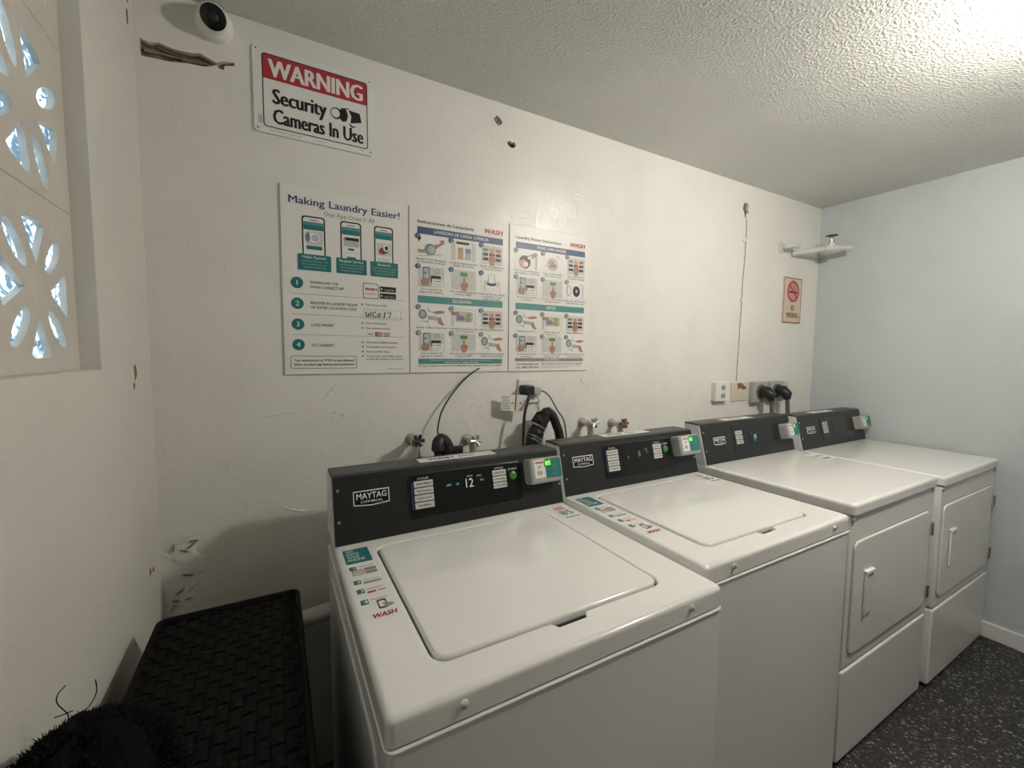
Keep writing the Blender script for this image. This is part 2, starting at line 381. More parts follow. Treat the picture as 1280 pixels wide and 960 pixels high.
# breeze block screen
win = bpy.data.objects.new('window_1', None); COL.objects.link(win); win.location = (-0.03, JAMB - 1.5*PIT, SILL); win['kind'] = 'structure'
win['label'] = 'breeze block window with pierced petal pattern and frosted sheet'; win['category'] = 'window'
def block(y0, z0, ang, jit):
    """one pierced block: wedges on the axes, leaf shapes on the diagonals"""
    rnd = random.Random(jit); cy, cz = y0 + PIT/2 - 0.004, z0 + PIT/2 - 0.011; holes = []; K = 0.90
    for k in range(4):
        t = math.radians(90*k) + ang; w = math.radians(20 + rnd.uniform(-2, 2)); ri = K*(0.044 + rnd.uniform(-.004, .004)); ro = K*(0.122 + rnd.uniform(-.003, .003))
        pts = [(ri, 0.0), (ro/math.cos(w)*0.93, -w*0.95), (ro, -w*0.55), (ro*1.0, w*0.55), (ro/math.cos(w)*0.93, w*0.95)]
        holes.append([(cy + r*math.cos(t+a), cz + r*math.sin(t+a)) for r, a in pts])
        t = math.radians(90*k + 45) + ang; rm = K*0.096
        holes.append(ellipse(cy + rm*math.cos(t), cz + rm*math.sin(t), K*(0.047 + rnd.uniform(-.003, .003)), 0.0165, 14, t))
    g = 0.0007
    b = B(); fr = Frame((-0.03, 0, 0), (0, 1, 0), (0, 0, 1), (1, 0, 0))
    b.plate_holes(fr, [(y0+g, z0+g), (y0+PIT-g, z0+g), (y0+PIT-g, z0+PIT-g), (y0+g, z0+PIT-g)], holes, -0.009, 0.0, 'block')
    obj('breeze_block', b, win, 0)
for i in range(3):
    for j in range(3):
        block(JAMB - (i+1)*PIT, SILL + j*PIT, [0.0, -0.30, 0.10][j] if i == 0 else 0.0, i*7+j)
b = B()
for j in range(4): b.box(-0.0385, -0.0315, YW0, JAMB, SILL+j*PIT-0.006, SILL+j*PIT+0.006, 'plaster')
for i in range(4): b.box(-0.0385, -0.0315, JAMB-i*PIT-0.006, JAMB-i*PIT+0.006, SILL, ZW1, 'plaster')
obj('mortar', b, win, 0)
b = B(); n1, n2 = 60, 60; V = []
for i in range(n1+1):
    for j in range(n2+1):
        V.append((-0.0445 + 0.003*math.sin(i*1.9+j*.7)*math.cos(j*1.3) + random.uniform(-.002, .002), YW0 + (JAMB-YW0)*i/n1, SILL + (ZW1-SILL)*j/n2))
b.add(V, [[i*(n2+1)+j, (i+1)*(n2+1)+j, (i+1)*(n2+1)+j+1, i*(n2+1)+j+1] for i in range(n1) for j in range(n2)], 'pane')
obj('pane', b, win, 60)

# ------------------------------------------------------------------ ceiling lamp (just outside the picture)
lx, ly, lz = LAMP_POS
t = thing('ceiling_lamp', 'bare bulb in a white porcelain ceiling holder', 'lamp', (lx, ly, lz-0.045))
build('lamp_holder', t, lambda b: b.lathe((lx, ly, H), (0, 0, -1), [(0, 0.06), (0.012, 0.06), (0.03, 0.035), (0.055, 0.022), (0.062, 0.022)], 'white_plastic'))
build('bulb', t, lambda b: b.lathe((lx, ly, lz+0.05), (0, 0, -1), [(0, 0.013), (0.015, 0.016)] + [(0.058+0.066*math.sin(a), 0.066*math.cos(a)) for a in [math.radians(d) for d in range(-50, 91, 14)]], 'bulb', 24))

# ------------------------------------------------------------------ washers and dryers
FACE_TILT = 0.045/0.172
def front_frame(x0, yb, h): return Frame((x0, yb, h), (1, 0, 0), (0, FACE_TILT, 1), (0, -1, FACE_TILT))
def console(t, x0, w, yb, h, ytop_back, end_mat):
    """white housing wrapped by a black sloping fascia and top"""
    ch = 0.172; yf, yt, y2 = yb, yb + 0.045, ytop_back
    def prof(x, d=0.0): return [(x, yf+d, h), (x, yt+d, h+ch-d), (x, y2-d, h+ch-d), (x, y2-d, h)]
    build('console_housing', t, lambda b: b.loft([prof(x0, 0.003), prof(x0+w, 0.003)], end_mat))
    def face(b):
        e = 0.004; a, c = x0+0.004, x0+w-0.004
        o = [(yf, h+0.001), (yt, h+ch), (yt+0.010, h+ch+0.003), (y2, h+ch+0.003)]; i = [(yf+e, h+0.001), (yt+e, h+ch-e), (yt+0.010, h+ch-e), (y2, h+ch-e)]
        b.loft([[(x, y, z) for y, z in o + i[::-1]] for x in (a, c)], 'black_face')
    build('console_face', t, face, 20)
    build('console_top_lit', t, lambda b: b.box(x0+0.006, x0+w-0.006, yt+0.012, y2, h+ch+0.003, h+ch+0.0036, 'black_face_lit'))  # thin sheet over the black top, its paler colour stands for light from above
    F = front_frame(x0, yb, h)
    for a, bb in ((0.016, 0.142), (0.016, 0.060), (w-0.012, 0.142), (w-0.012, 0.064)):
        build('console_screw', t, lambda b: b.lathe(F(a, bb), F.n, [(0, 0.0042), (0.0014, 0.0042), (0.0026, 0.003), (0.0026, 0.0001)], 'steel', 12))
    return F
def badge(t, F, a, bb, wd):
    """nameplate with white frame and lettering"""
    h = wd*0.40
    def plate(b):
        o = [(a, bb), (a+wd*.5, bb-h*.10), (a+wd, bb), (a+wd, bb+h), (a, bb+h)]
        b.prism(F, o, 0.0, 0.0015, 'print_white')
        q = 0.0028; i = [(a+q, bb+q), (a+wd*.5, bb-h*.10+q), (a+wd-q, bb+q), (a+wd-q, bb+h-q), (a+q, bb+h-q)]
        b.prism(F, i, 0.001, 0.0022, 'black_overlay')
    p = build('nameplate', t, plate)
    def let(b):
        b.text(F, 'MAYTAG', a+wd/2, bb+h*.42, h*.40, 'print_white', True, wd*.86, align='C', c=0.0026)
        b.text(F, 'COMMERCIAL', a+wd/2, bb+h*.14, h*.16, 'print_white', False, wd*.62, align='C', c=0.0026)
    build('nameplate_lettering', p, let, 0)
def reader(t, F, a0, a1, b0, b1, num, big=True):
    """card reader box bolted to the right end of the console"""
    d = 0.045
    r = build('card_reader', t, lambda b: b.rbox(F, a0, a1, b0, b1, 0.0, d, 0.012, 0.008, 'reader_grey'))
    w, h = a1-a0, b1-b0; c = d
    def st(b):
        b.prism(F, rrect(a0+w*.12, a0+w*.60, b0+h*.22, b1-h*.08, 0.003), c-0.0002, c+0.0008, 'print_white')
        b.prism(F, rrect(a0+w*.45, a1-w*.06, b0+h*.18, b1-h*.06, 0.006), c, c+0.0012, 'print_teal')
        b.text(F, 'WASH', a0+w*.15, b1-h*.22, h*.085, 'print_red', 2, w*.25, c=c+0.0014)
        b.text(F, '#1' if big else '#', a0+w*.22, b1-h*.40, h*.11, 'print_rose', True, c=c+0.0014)
        b.prism(F, [(a0+w*.19, b0+h*.34), (a0+w*.34, b0+h*.34), (a0+w*.34, b0+h*.50), (a0+w*.19, b0+h*.50)], c, c+0.0012, 'print_midgrey')
        for k in range(3):
            b.ring(F, ellipse(a0+w*.68+k*.004, b0+h*.46, 0.008+k*.004, 0.009+k*.005, 14), ellipse(a0+w*.68+k*.004, b0+h*.46, 0.0065+k*.004, 0.0075+k*.005, 14), c+.001, c+0.0016, 'print_teal2')
    build('reader_sticker', r, st)
    def led(b):
        b.prism(F, rrect(a0+w*.42, a0+w*.64, b1-h*.36, b1-h*.10, 0.003), c+0.0012, c+0.0024, 'start_green')
        b.text(F, num, a0+w*.44, b1-h*.31, h*.17, 'led_green', True, w*.18, c=c+0.003)
    build('reader_display', r, led)
def plates(t, F, name, a0, a1, b0, b1, words, m='print_lightgrey'):
    n = len(words); hh = (b1-b0)/n
    for i, wd in enumerate(words):
        z1 = b1 - i*hh; z0 = z1 - hh + 0.0025
        p = build(name, t, lambda b: b.rbox(F, a0, a1, z0, z1, 0, 0.0022, 0.0015, 0.0008, m, seg=1, n=2))
        build('key_lettering', p, lambda b: b.text(F, wd, (a0+a1)/2, (z0+z1)/2-0.0025, 0.0052, 'print_black', True, min((a1-a0)*.8, len(wd)*.0062), align='C', c=0.0026), 0)

def cabinet(t, x0, w, yf, h, sk, pz=0.03):
    yb = -0.175
    def body(b):
        L = []
        for z in (pz, h-sk-0.004): L.append([GROUND(a, c, z) for a, c in rrect(x0+0.001, x0+w-0.001, yf, yb, 0.012, 3)])
        b.loft(L, 'enamel_front')
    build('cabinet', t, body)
    def base(b): b.box(x0+0.03, x0+w-0.03, yf+0.06, yb-0.02, 0.008, pz, 'groove')
    build('plinth', t, base)
    for fx in (x0+0.06, x0+w-0.06):
        for fy in (yf+0.09, yb-0.06): build('foot', t, lambda b: b.lathe((fx, fy, 0), (0, 0, 1), [(0, 0.02), (0.01, 0.02), (0.012, 0.008), (0.03, 0.008)], 'black_rubber', 12))

def washer(x0, w, yf, yb, h, lid, notch, label, num, top_words, nxt):
    t = thing('washing_machine', label, 'washer', (x0+w/2, (yf-0.175)/2, 0), 'washers and dryers along the wall')
    SK = 0.045
    cabinet(t, x0, w, yf, h, SK)
    lx0, lx1, ly0, ly1 = lid; n0, n1 = notch
    def front_loop(a0, a1, b0, b1, r, z, dn=0.0, sl=0.0):
        p = rrect(a0, a1, b0, b1, r, 4)          # begins at the front right corner, ends at the front left corner
        ins = [(n0, b0), (n0+sl, b0-dn), (n1-sl, b0-dn), (n1, b0)]
        return [GROUND(a, c, z) for a, c in p + ins]
    def deck(b):
        E_ = 0.011
        L = [front_loop(x0, x0+w, yf, -0.175, 0.014, h-SK), front_loop(x0, x0+w, yf, -0.175, 0.014, h-E_*1.4), front_loop(x0, x0+w, yf, -0.175, 0.014, h-E_)]
        for d in (20, 45, 70, 90):
            q = math.radians(d); k = E_*(1-math.cos(q)); L.append(front_loop(x0+k, x0+w-k, yf+k, -0.175-k*.1, 0.013, h-E_*(1-math.sin(q))))
        L.append(front_loop(x0+E_*1.5, x0+w-E_*1.5, yf+E_*1.5, -0.178, 0.012, h))
        for off, z in ((0.007, h), (0.003, h), (0.001, h-0.0015), (0.0, h-0.004), (0.0, h-0.006), (0.0, h-0.022)): L.append(front_loop(lx0-off, lx1+off, ly0-off, ly1+off, 0.030, z, 0.016, 0.010))
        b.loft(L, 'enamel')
    build('top_deck', t, deck, 40)
    g = 0.0045
    def lidf(b): b.rbox(GROUND, lx0+g, lx1-g, ly0+g, ly1-g, h-0.020, h+0.0035, 0.027, 0.006, 'enamel', n=5)
    build('lid', t, lidf, 40)
    build('lid_gap', t, lambda b: b.ring(GROUND, rrect(lx0+.0002, lx1-.0002, ly0+.0002, ly1-.0002, 0.029), rrect(lx0+0.006, lx1-0.006, ly0+0.006, ly1-0.006, 0.024), h-0.021, h-0.012, 'groove'), 0)
    build('finger_recess', t, lambda b: b.prism(GROUND, [(n0+.002, ly0), (n0+.011, ly0-.0155), (n1-.011, ly0-.0155), (n1-.002, ly0)], h-0.0215, h-0.018, 'dark_grey'), 0)
    build('deck_seam', t, lambda b: b.prism(GROUND, rrect(x0+0.003, x0+w-0.003, yf+0.004, -0.18, 0.02), h-SK-0.005, h-SK+0.001, 'groove'), 0)
    # rolled top edge of the cabinet, standing a little proud of the deck
    lip = [(a, c, h-SK-0.0065) for a, c in rrect(x0+0.0005, x0+w-0.0005, yf-0.0005, -0.175, 0.014, 4)]
    build('cabinet_lip', t, lambda b: b.tube(lip + lip[:2], 0.0030, 'enamel', 8))
    for sx in (x0 + w*0.157, x0 + w*0.858):
        build('deck_bolt', t, lambda b: (b.lathe((sx, yf, h-0.022), (0, -1, 0), [(0, 0.0075), (0.002, 0.0075), (0.0025, 0.006)], 'enamel', 14), b.lathe((sx, yf-.0025, h-0.022), (0, -1, 0), [(0, 0.0058), (0.002, 0.0055), (0.0042, 0.003), (0.0045, 0.0001)], 'screw', 12)))
    # embossed rib panels in the left side
    SF = Frame((x0+0.001, 0, 0), (0, 1, 0), (0, 0, 1), (-1, 0, 0))
    build('side_emboss', t, lambda b: b.rbox(SF, yf+0.06, -0.24, 0.12, h-SK-0.06, -0.001, 0.004, 0.05, 0.004, 'enamel_side'))
    F = console(t, x0, w, yb, h, -0.185, 'enamel_side')
    k = w/0.735
    badge(t, F, 0.054*k, 0.096, 0.096*k)
    def ov(b):
        b.rbox(F, 0.203*k, 0.578*k, 0.034, 0.158, 0, 0.0025, 0.008, 0.002, 'black_overlay')
        b.prism(F, [(0.215*k, 0.1585), (0.575*k, 0.1585), (0.575*k, 0.1605), (0.40*k, 0.1600), (0.215*k, 0.1590)], 0, 0.003, 'dark_grey')
    o = build('control_panel', t, ov)
    F2 = F.at(0, 0, 0.0026)
    build('cycle_stripe', o, lambda b: b.prism(F2, rrect(0.212*k, 0.217*k, 0.060, 0.136, 0.001), 0, 0.0008, 'print_navy'))
    for s_, a_, z_, h_, w_ in (('CYCLES', 0.248, 0.1425, 0.006, 0.034), ('OPTIONS', 0.497, 0.1425, 0.005, 0.032), ('START', 0.546, 0.133, 0.0065, 0.034)):
        build('panel_heading', o, lambda b: b.text(F2, s_, a_*k, z_, h_, 'print_lightgrey', True, w_, align='C'), 0)
    plates(o, F2, 'cycle_key', 0.220*k, 0.277*k, 0.058, 0.139, ('PERM PRESS', 'WOOLENS', 'DELICATES', 'NORMAL'))
    plates(o, F2, 'option_key', 0.473*k, 0.521*k, 0.080, 0.139, ('SUPER WASH', 'EXTRA RINSE', 'EXTRA SPIN'))
    build('start_button', o, lambda b: b.lathe(F2(0.546*k, 0.116), F2.n, [(0, 0.013), (0.003, 0.013), (0.0045, 0.011), (0.005, 0.0001)], 'start_green', 20))
    def disp(b):
        b.prism(F2, rrect(0.300*k, 0.456*k, 0.066, 0.142, 0.004), 0, 0.0006, 'black_overlay')
        for (a, bb, s, h2, m) in top_words: b.text(F2, s, a*k, bb, h2, m, False, c=0.0012, xs=0.85)
    build('display', o, disp, 0)
    reader(t, F, 0.590*k, 0.716*k, 0.078, 0.160, num)
    build('top_label', t, lambda b: (b.box(x0+0.255*k, x0+0.512*k, yb+0.080, yb+0.125, h+0.1755, h+0.1765, 'print_white'),
        b.text(Frame((x0, yb, h+0.1765), (1, 0, 0), (0, 1, 0), (0, 0, 1)), 'WASH', 0.285*k, 0.093, 0.018, 'print_black', 2, 0.085*k, c=0.0004),
        b.text(Frame((x0, yb, h+0.1765), (1, 0, 0), (0, 1, 0), (0, 0, 1)), '800.342.5932', 0.385*k, 0.095, 0.012, 'print_black', 2, 0.06*k, c=0.0004),
        b.text(Frame((x0, yb, h+0.1765), (1, 0, 0), (0, 1, 0), (0, 0, 1)), 'SERVICE', 0.455*k, 0.095, 0.010, 'print_black', False, 0.045*k, c=0.0004)), 0)
    D = Frame((x0, 0, h), (1, 0, 0), (0, 1, 0), (0, 0, 1))
    # instruction sticker at the rear left of the deck
    sx0, sx1, sy1, sy0 = 0.014, lx0-x0-0.016, yb-0.030, yb-0.345
    def stick(b):
        w_ = sx1-sx0
        b.prism(D, rrect(sx0, sx1, sy0, sy1, 0.005), 0, 0.0004, 'paper')
        b.prism(D, rrect(sx0+.002, sx1-.002, sy1-0.082, sy1-.002, 0.004), 0.0004, 0.0008, 'print_teal')
        for i, s in enumerate(('PAY', 'WITH', 'YOUR', 'PHONE')): b.text(D, s, sx0+w_*.12, sy1-0.020-i*0.0165, 0.0125, 'print_white', True, w_*(.30 if i == 0 else .45 if i < 3 else .62), c=0.0011)
        for i, yy in enumerate((0.098, 0.165, 0.205, 0.250)):
            b.prism(D, rrect(sx0+w_*.06, sx0+w_*.30, sy1-yy-0.018, sy1-yy, 0.002), 0.0004, 0.0008, 'print_teal')
            b.text(D, str(i+1), sx0+w_*.16, sy1-yy-0.0145, 0.011, 'print_white', True, c=0.0011)
            b.prism(D, rrect(sx0+w_*.36, sx0+w_*.90, sy1-yy-0.007, sy1-yy-0.004, 0.001), 0.0004, 0.0007, 'print_midgrey')
        b.ring(D, rrect(sx0+w_*.12, sx0+w_*.50, sy1-0.142, sy1-0.118, 0.003), rrect(sx0+w_*.14, sx0+w_*.48, sy1-0.140, sy1-0.120, 0.002), 0.0004, 0.0008, 'print_black')
        b.text(D, 'WASH', sx0+w_*.17, sy1-0.133, 0.006, 'print_red', 2, w_*.28, c=0.0008)
        b.prism(D, rrect(sx0+w_*.54, sx0+w_*.95, sy1-0.127, sy1-0.114, 0.002), 0.0004, 0.0008, 'print_grey')
        b.prism(D, rrect(sx0+w_*.54, sx0+w_*.95, sy1-0.143, sy1-0.130, 0.002), 0.0004, 0.0008, 'print_grey')
        b.prism(D, rrect(sx0+w_*.36, sx0+w_*.95, sy1-0.186, sy1-0.178, 0.001), 0.0004, 0.0008, 'print_grey')
        b.prism(D, rrect(sx0+w_*.36, sx0+w_*.64, sy1-0.228, sy1-0.220, 0.001), 0.0004, 0.0008, 'print_rose')
        b.prism(D, rrect(sx0+w_*.70, sx0+w_*.95, sy1-0.226, sy1-0.222, 0.001), 0.0004, 0.0008, 'print_grey')
        b.ring(D, rrect(sx0+w_*.52, sx0+w_*.80, sy1-0.295, sy1-0.262, 0.003), rrect(sx0+w_*.56, sx0+w_*.76, sy1-0.290, sy1-0.267, 0.002), 0.0004, 0.0008, 'print_black')
        b.prism(D, [(sx0+w_*.66, sy1-.276), (sx0+w_*.96, sy1-.282), (sx0+w_*.98, sy1-.290), (sx0+w_*.74, sy1-.294)], 0.0006, 0.001, 'print_grey')
        b.text(D, 'WASH', sx0+w_*.24, sy1-0.322, 0.014, 'print_red', 2, w_*.72, c=0.0006, slant=0.25)
    build('deck_sticker', t, stick, 0, label='white and teal instruction sticker with red lettering')
    # machine number at the rear right of the deck
    ex = lx1 - x0 + 0.030
    def mnum(b):
        ew = min(0.062, w-ex-0.006)
        b.prism(D, rrect(ex-.004, ex+ew, yb-0.125, yb-0.022, 0.004), 0, 0.0004, 'paper')
        for i in range(3): b.prism(D, rrect(ex+.008, ex+ew*.75, yb-0.034-i*.010, yb-0.029-i*.010, 0.001), 0.0004, 0.0008, 'print_rose')
        b.text(D, num, ex+.004, yb-0.098, 0.034, 'print_teal', True, ew*.80, c=0.0008)
        b.prism(D, rrect(ex, ex+ew-.004, yb-0.120, yb-0.112, 0.001), 0.0004, 0.0008, 'print_grey')
    build('number_sticker', t, mnum, 0)
    return t

washer1 = washer(0.415, 0.735, -0.922, -0.328, 0.895, (0.510, 1.040, -0.850, -0.374), (0.735, 0.820),
       'top loading washer nearest the black woven hamper, display reading 12', '85',
       [(0.318, 0.112, 'ADD', 0.006, 'led_teal'), (0.348, 0.112, 'LID', 0.006, 'led_teal'), (0.374, 0.100, '12', 0.026, 'led_white'), (0.385, 0.131, 'MINUTES', 0.004, 'led_white'), (0.418, 0.128, 'RINSE', 0.005, 'led_teal'), (0.428, 0.114, 'SPIN', 0.005, 'led_teal')], True)
washer(1.160, 0.700, -0.868, -0.319, 0.907, (1.256, 1.750, -0.802, -0.358), (1.463, 1.545),
       'top loading washer between the other washer and the first dryer', '85',
       [(0.325, 0.098, '7-', 0.010, 'print_midgrey'), (0.384, 0.100, '8', 0.022, 'print_grey'), (0.420, 0.122, 'WASH', 0.005, 'print_midgrey'), (0.430, 0.112, 'SPIN', 0.005, 'print_midgrey')], True)

def dryer(x0, w, yf, yb, h, label, num, kscale):
    t = thing('tumble_dryer', label, 'dryer', (x0+w/2, (yf-0.175)/2, 0), 'washers and dryers along the wall')
    TH = 0.036; yk = yf + 0.010
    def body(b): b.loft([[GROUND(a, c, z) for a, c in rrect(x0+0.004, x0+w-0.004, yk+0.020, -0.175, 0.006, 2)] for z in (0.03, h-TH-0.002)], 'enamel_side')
    build('cabinet', t, body)
    build('plinth', t, lambda b: b.box(x0+0.02, x0+w-0.02, yf+0.05, -0.20, 0.006, 0.03, 'groove'))
    for fx in (x0+0.06, x0+w-0.06):
        for fy in (yf+0.09, -0.235): build('foot', t, lambda b: b.lathe((fx, fy, 0), (0, 0, 1), [(0, 0.02), (0.01, 0.02), (0.012, 0.008), (0.03, 0.008)], 'black_rubber', 12))
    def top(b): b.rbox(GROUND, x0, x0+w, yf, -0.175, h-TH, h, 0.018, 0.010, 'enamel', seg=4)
    build('top_panel', t, top, 40)
    build('top_seam', t, lambda b: b.box(x0+0.004, x0+w-0.004, yf+0.008, -0.18, h-TH-0.003, h-TH+0.001, 'groove'), 0)
    FF = Frame((x0, yk, 0), (1, 0, 0), (0, 0, 1), (0, -1, 0))
    SP = 0.346
    # upper front with the door, lower access panel
    build('front_panel', t, lambda b: b.rbox(FF, 0.004, w-0.004, SP+0.003, h-TH-0.003, -0.022, 0.0, 0.008, 0.005, 'enamel_front'))
    build('access_panel', t, lambda b: b.rbox(FF, 0.003, w-0.003, 0.015, SP-0.003, -0.022, 0.0035, 0.008, 0.006, 'enamel_front'), label='plain lower access panel')
    d0, d1, e0, e1 = 0.034, w-0.040, 0.392, 0.788
    build('door_gap', t, lambda b: b.ring(FF, rrect(d0-.005, d1+.005, e0-.005, e1+.005, 0.032), rrect(d0+.004, d1-.004, e0+.004, e1-.004, 0.026), -0.001, 0.0006, 'grey_plastic'), 0)
    def door(b):
        b.rbox(FF, d0, d1, e0, e1, 0.0, 0.0065, 0.028, 0.004, 'enamel_front', n=6)
    d = build('door', t, door, 40)
    hx0, hx1, hz0, hz1 = 0.108, 0.166, 0.515, 0.672
    def handle(b):
        b.rbox(FF, hx0, hx1, hz0, hz1, 0.005, 0.012, 0.006, 0.004, 'enamel_front')
        b.rbox(FF, hx0, hx1+0.002, hz1-0.012, hz1+0.003, 0.006, 0.017, 0.004, 0.004, 'enamel')
        b.rbox(FF, hx0, hx0+0.008, hz0, hz1, 0.006, 0.0155, 0.003, 0.003, 'enamel')
    build('door_handle', d, handle)
    build('handle_slot', d, lambda b: b.prism(FF, rrect(hx0+0.008, hx1-0.004, hz1-0.022, hz1-0.013, 0.003), 0.011, 0.0132, 'grey_plastic'), 0)
    for hz in (0.711, 0.450):
        build('door_hinge', d, lambda b: (b.rbox(FF, d1-0.004, d1+0.014, hz-0.026, hz+0.026, 0.0, 0.010, 0.003, 0.002, 'grey_plastic'), b.tube([(x0+d1+.012, yk-.010, hz-.026), (x0+d1+.012, yk-.010, hz+.026)], 0.0055, 'steel', 10)))
    for sx in (0.016, w-0.016):
        build('front_screw', t, lambda b: b.lathe(FF(sx, h-TH-0.018), FF.n, [(0, 0.010), (0.003, 0.0095), (0.006, 0.006), (0.0065, 0.0001)], 'screw', 14))
    F = console(t, x0, w, yb, h, yb+0.125, 'enamel_side')
    badge(t, F, 0.075, 0.083, 0.080)
    def ov(b): b.rbox(F, 0.215, 0.560, 0.034, 0.152, 0, 0.0022, 0.006, 0.002, 'black_overlay')
    o = build('control_panel', t, ov)
    F2 = F.at(0, 0, 0.0023)
    plates(o, F2, 'heat_key', 0.232, 0.282, 0.068, 0.132, ('HIGH', 'MED', 'LOW'), 'print_midgrey')
    def disp(b):
        b.prism(F2, rrect(0.335, 0.455, 0.062, 0.130, 0.003), 0, 0.0006, 'black_overlay')
        if num: b.text(F2, '-', 0.352, 0.112, 0.010, 'led_teal', True, c=0.001); b.text(F2, '00', 0.368, 0.086, 0.020, 'led_teal', False, c=0.001, xs=0.8); b.text(F2, 'DRY', 0.366, 0.076, 0.006, 'led_teal', False, c=0.001)
        else: b.text(F2, '- -', 0.352, 0.098, 0.012, 'print_midgrey', False, c=0.001)
    build('display', o, disp, 0)
    reader(t, F, w-0.108, w-0.006, 0.062, 0.138, num or '1', False)
    build('top_label', t, lambda b: (b.box(x0+0.20, x0+0.42, yb+0.058, yb+0.100, h+0.1755, h+0.1765, 'print_white'), b.text(Frame((x0, yb, h+0.1765), (1, 0, 0), (0, 1, 0), (0, 0, 1)), 'WASH', 0.25, 0.070, 0.016, 'print_red', 2, 0.10, c=0.0004)), 0)
    D = Frame((x0, 0, h), (1, 0, 0), (0, 1, 0), (0, 0, 1))
    if num:
        build('top_sticker', t, lambda b: (b.prism(D, rrect(w-0.10, w-0.02, -0.500, -0.395, 0.004), 0, 0.0005, 'paper'), b.text(Frame(D(w-0.095, -0.45), (1, 0, 0), (0, 1, 0), (0, 0, 1)), 'WASH', 0, 0, 0.020, 'print_grey', True, 0.07, c=0.0008), b.prism(D, rrect(w-0.095, w-0.03, -0.490, -0.470, 0.002), 0.0004, 0.0008, 'print_grey')), 0)
    return t
dryer1 = dryer(1.923, 0.700, -0.853, -0.310, 0.922, 'white front loading dryer beside the second washer, display lit', '2', 1)
dryer2 = dryer(2.666, 0.690, -0.862, -0.327, 0.914, 'white front loading dryer farthest away, against the cool wall', '', 1)

# ------------------------------------------------------------------ warning sign
def poster_frame(x0, z1, wd, hg, c):
    """s from the left edge, t from the top edge, both 0..1"""
    fr = BACK.at(x0, z1, c); return fr, (lambda s: s*wd), (lambda t: -t*hg)
x0, z1, wd, hg = 0.261, 2.279, 0.334, 0.240
t = thing('warning_sign', 'white metal warning sign with red band about security cameras', 'sign', (x0+wd/2, 0, z1-hg))
fr, S, T = poster_frame(x0, z1, wd, hg, 0.0)
build('sign_plate', t, lambda b: b.rbox(fr, 0, wd, -hg, 0, 0.001, 0.0055, 0.010, 0.001, 'sign_white', seg=1))
fr = fr.at(0, 0, 0.0055)
build('sign_border', t, lambda b: b.ring(fr, rrect(S(.072), S(.948), T(.925), T(.072), .009), rrect(S(.080), S(.940), T(.914), T(.083), .007), 0, 0.0004, 'print_black'), 0)
build('red_band', t, lambda b: b.prism(fr, [(S(.080), T(.362)), (S(.940), T(.362))] + [p for p in rrect(S(.080), S(.940), T(.40), T(.083), .007)[5:15]], 0, 0.0003, 'print_red'), 0)
build('warning_lettering', t, lambda b: b.text(fr, 'WARNING', S(.125), T(.325), hg*.195, 'print_white', 2, wd*.785), 0)
build('message_lettering', t, lambda b: (b.text(fr, 'Security', S(.145), T(.635), hg*.170, 'print_black', 2, wd*.435), b.text(fr, 'Cameras In Use', S(.145), T(.868), hg*.170, 'print_black', 2, wd*.760)), 0)
def cam_icon(b):
    q = lambda s, t: (S(s), T(t))
    b.ring(fr, ellipse(S(.665), T(.560), wd*.050, hg*.072, 20), ellipse(S(.660), T(.558), wd*.038, hg*.056, 20), 0, 0.0004, 'print_black')
    b.prism(fr, [q(.695, .50), q(.745, .475), q(.760, .50), q(.770, .56), q(.755, .63), q(.72, .645), q(.70, .62), q(.715, .56)], 0, 0.0004, 'print_black')
    b.prism(fr, [q(.775, .480), q(.875, .490), q(.892, .600), q(.790, .640), q(.800, .55)], 0, 0.0004, 'print_black')
    b.prism(fr, [q(.70, .482), q(.77, .460), q(.78, .470), q(.71, .49)], 0, 0.0004, 'print_black')
    b.prism(fr, [q(.775, .655), q(.79, .65), q(.81, .672), q(.835, .668), q(.838, .680), q(.80, .690)], 0, 0.0004, 'print_black')
build('camera_symbol', t, cam_icon, 0)
for s0, s1, t0, t1 in ((.115, .245, .956, .962), (.26, .37, .956, .962), (.50, .58, .957, .962), (.87, .91, .947, .955)):
    build('fine_print', t, lambda b: b.prism(fr, [(S(s0), T(t1)), (S(s1), T(t1)), (S(s1), T(t0)), (S(s0), T(t0))], 0, 0.0003, 'print_midgrey'), 0)
build('barcode', t, lambda b: [b.prism(fr, [(S(.035), T(.80+i*.011)), (S(.065), T(.80+i*.011)), (S(.065), T(.806+i*.011)), (S(.035), T(.806+i*.011))], 0, 0.0003, 'print_midgrey') for i in range(9)], 0, kind='stuff')
for s_, t_ in ((.03, .955), (.97, .955), (.97, .045), (.03, .045)):
    build('sign_screw', t, lambda b: b.lathe(fr(S(s_), T(t_)), fr.n, [(0, 0.0022), (0.001, 0.0022), (0.0015, 0.0001)], 'dark_grey', 8))

# ------------------------------------------------------------------ wall posters
def poster(name, label, x0, x1, z0, z1, tilt=0.0):
    t = thing(name, label, 'poster', ((x0+x1)/2, 0, z0), 'laundry instruction posters on the wall')
    wd, hg = x1-x0, z1-z0
    fr, S, T = poster_frame(x0, z1, wd, hg, 0.0)
    build('board', t, lambda b: b.rbox(fr, 0.001, wd-0.001, -hg, 0, 0.001, 0.006, 0.002, 0.001, 'paper', seg=1, n=2))
    return t, fr.at(0, 0, 0.006), S, T, wd, hg
PZ0, PZ1 = 1.331, 1.905
t, fr, S, T, wd, hg = poster('app_poster', 'poster headed Making Laundry Easier with three phone pictures', 0.320, 0.707, PZ0, PZ1)
R = lambda s0, s1, t0, t1, r=0.002: rrect(S(s0), S(s1), T(t1), T(t0), r)
build('heading', t, lambda b: (b.text(fr, 'Making Laundry Easier!', S(.055), T(.093), hg*.038, 'print_navy', True, wd*.875), b.text(fr, 'One App Does It All', S(.31), T(.138), hg*.023, 'print_grey', False, wd*.40)), 0)
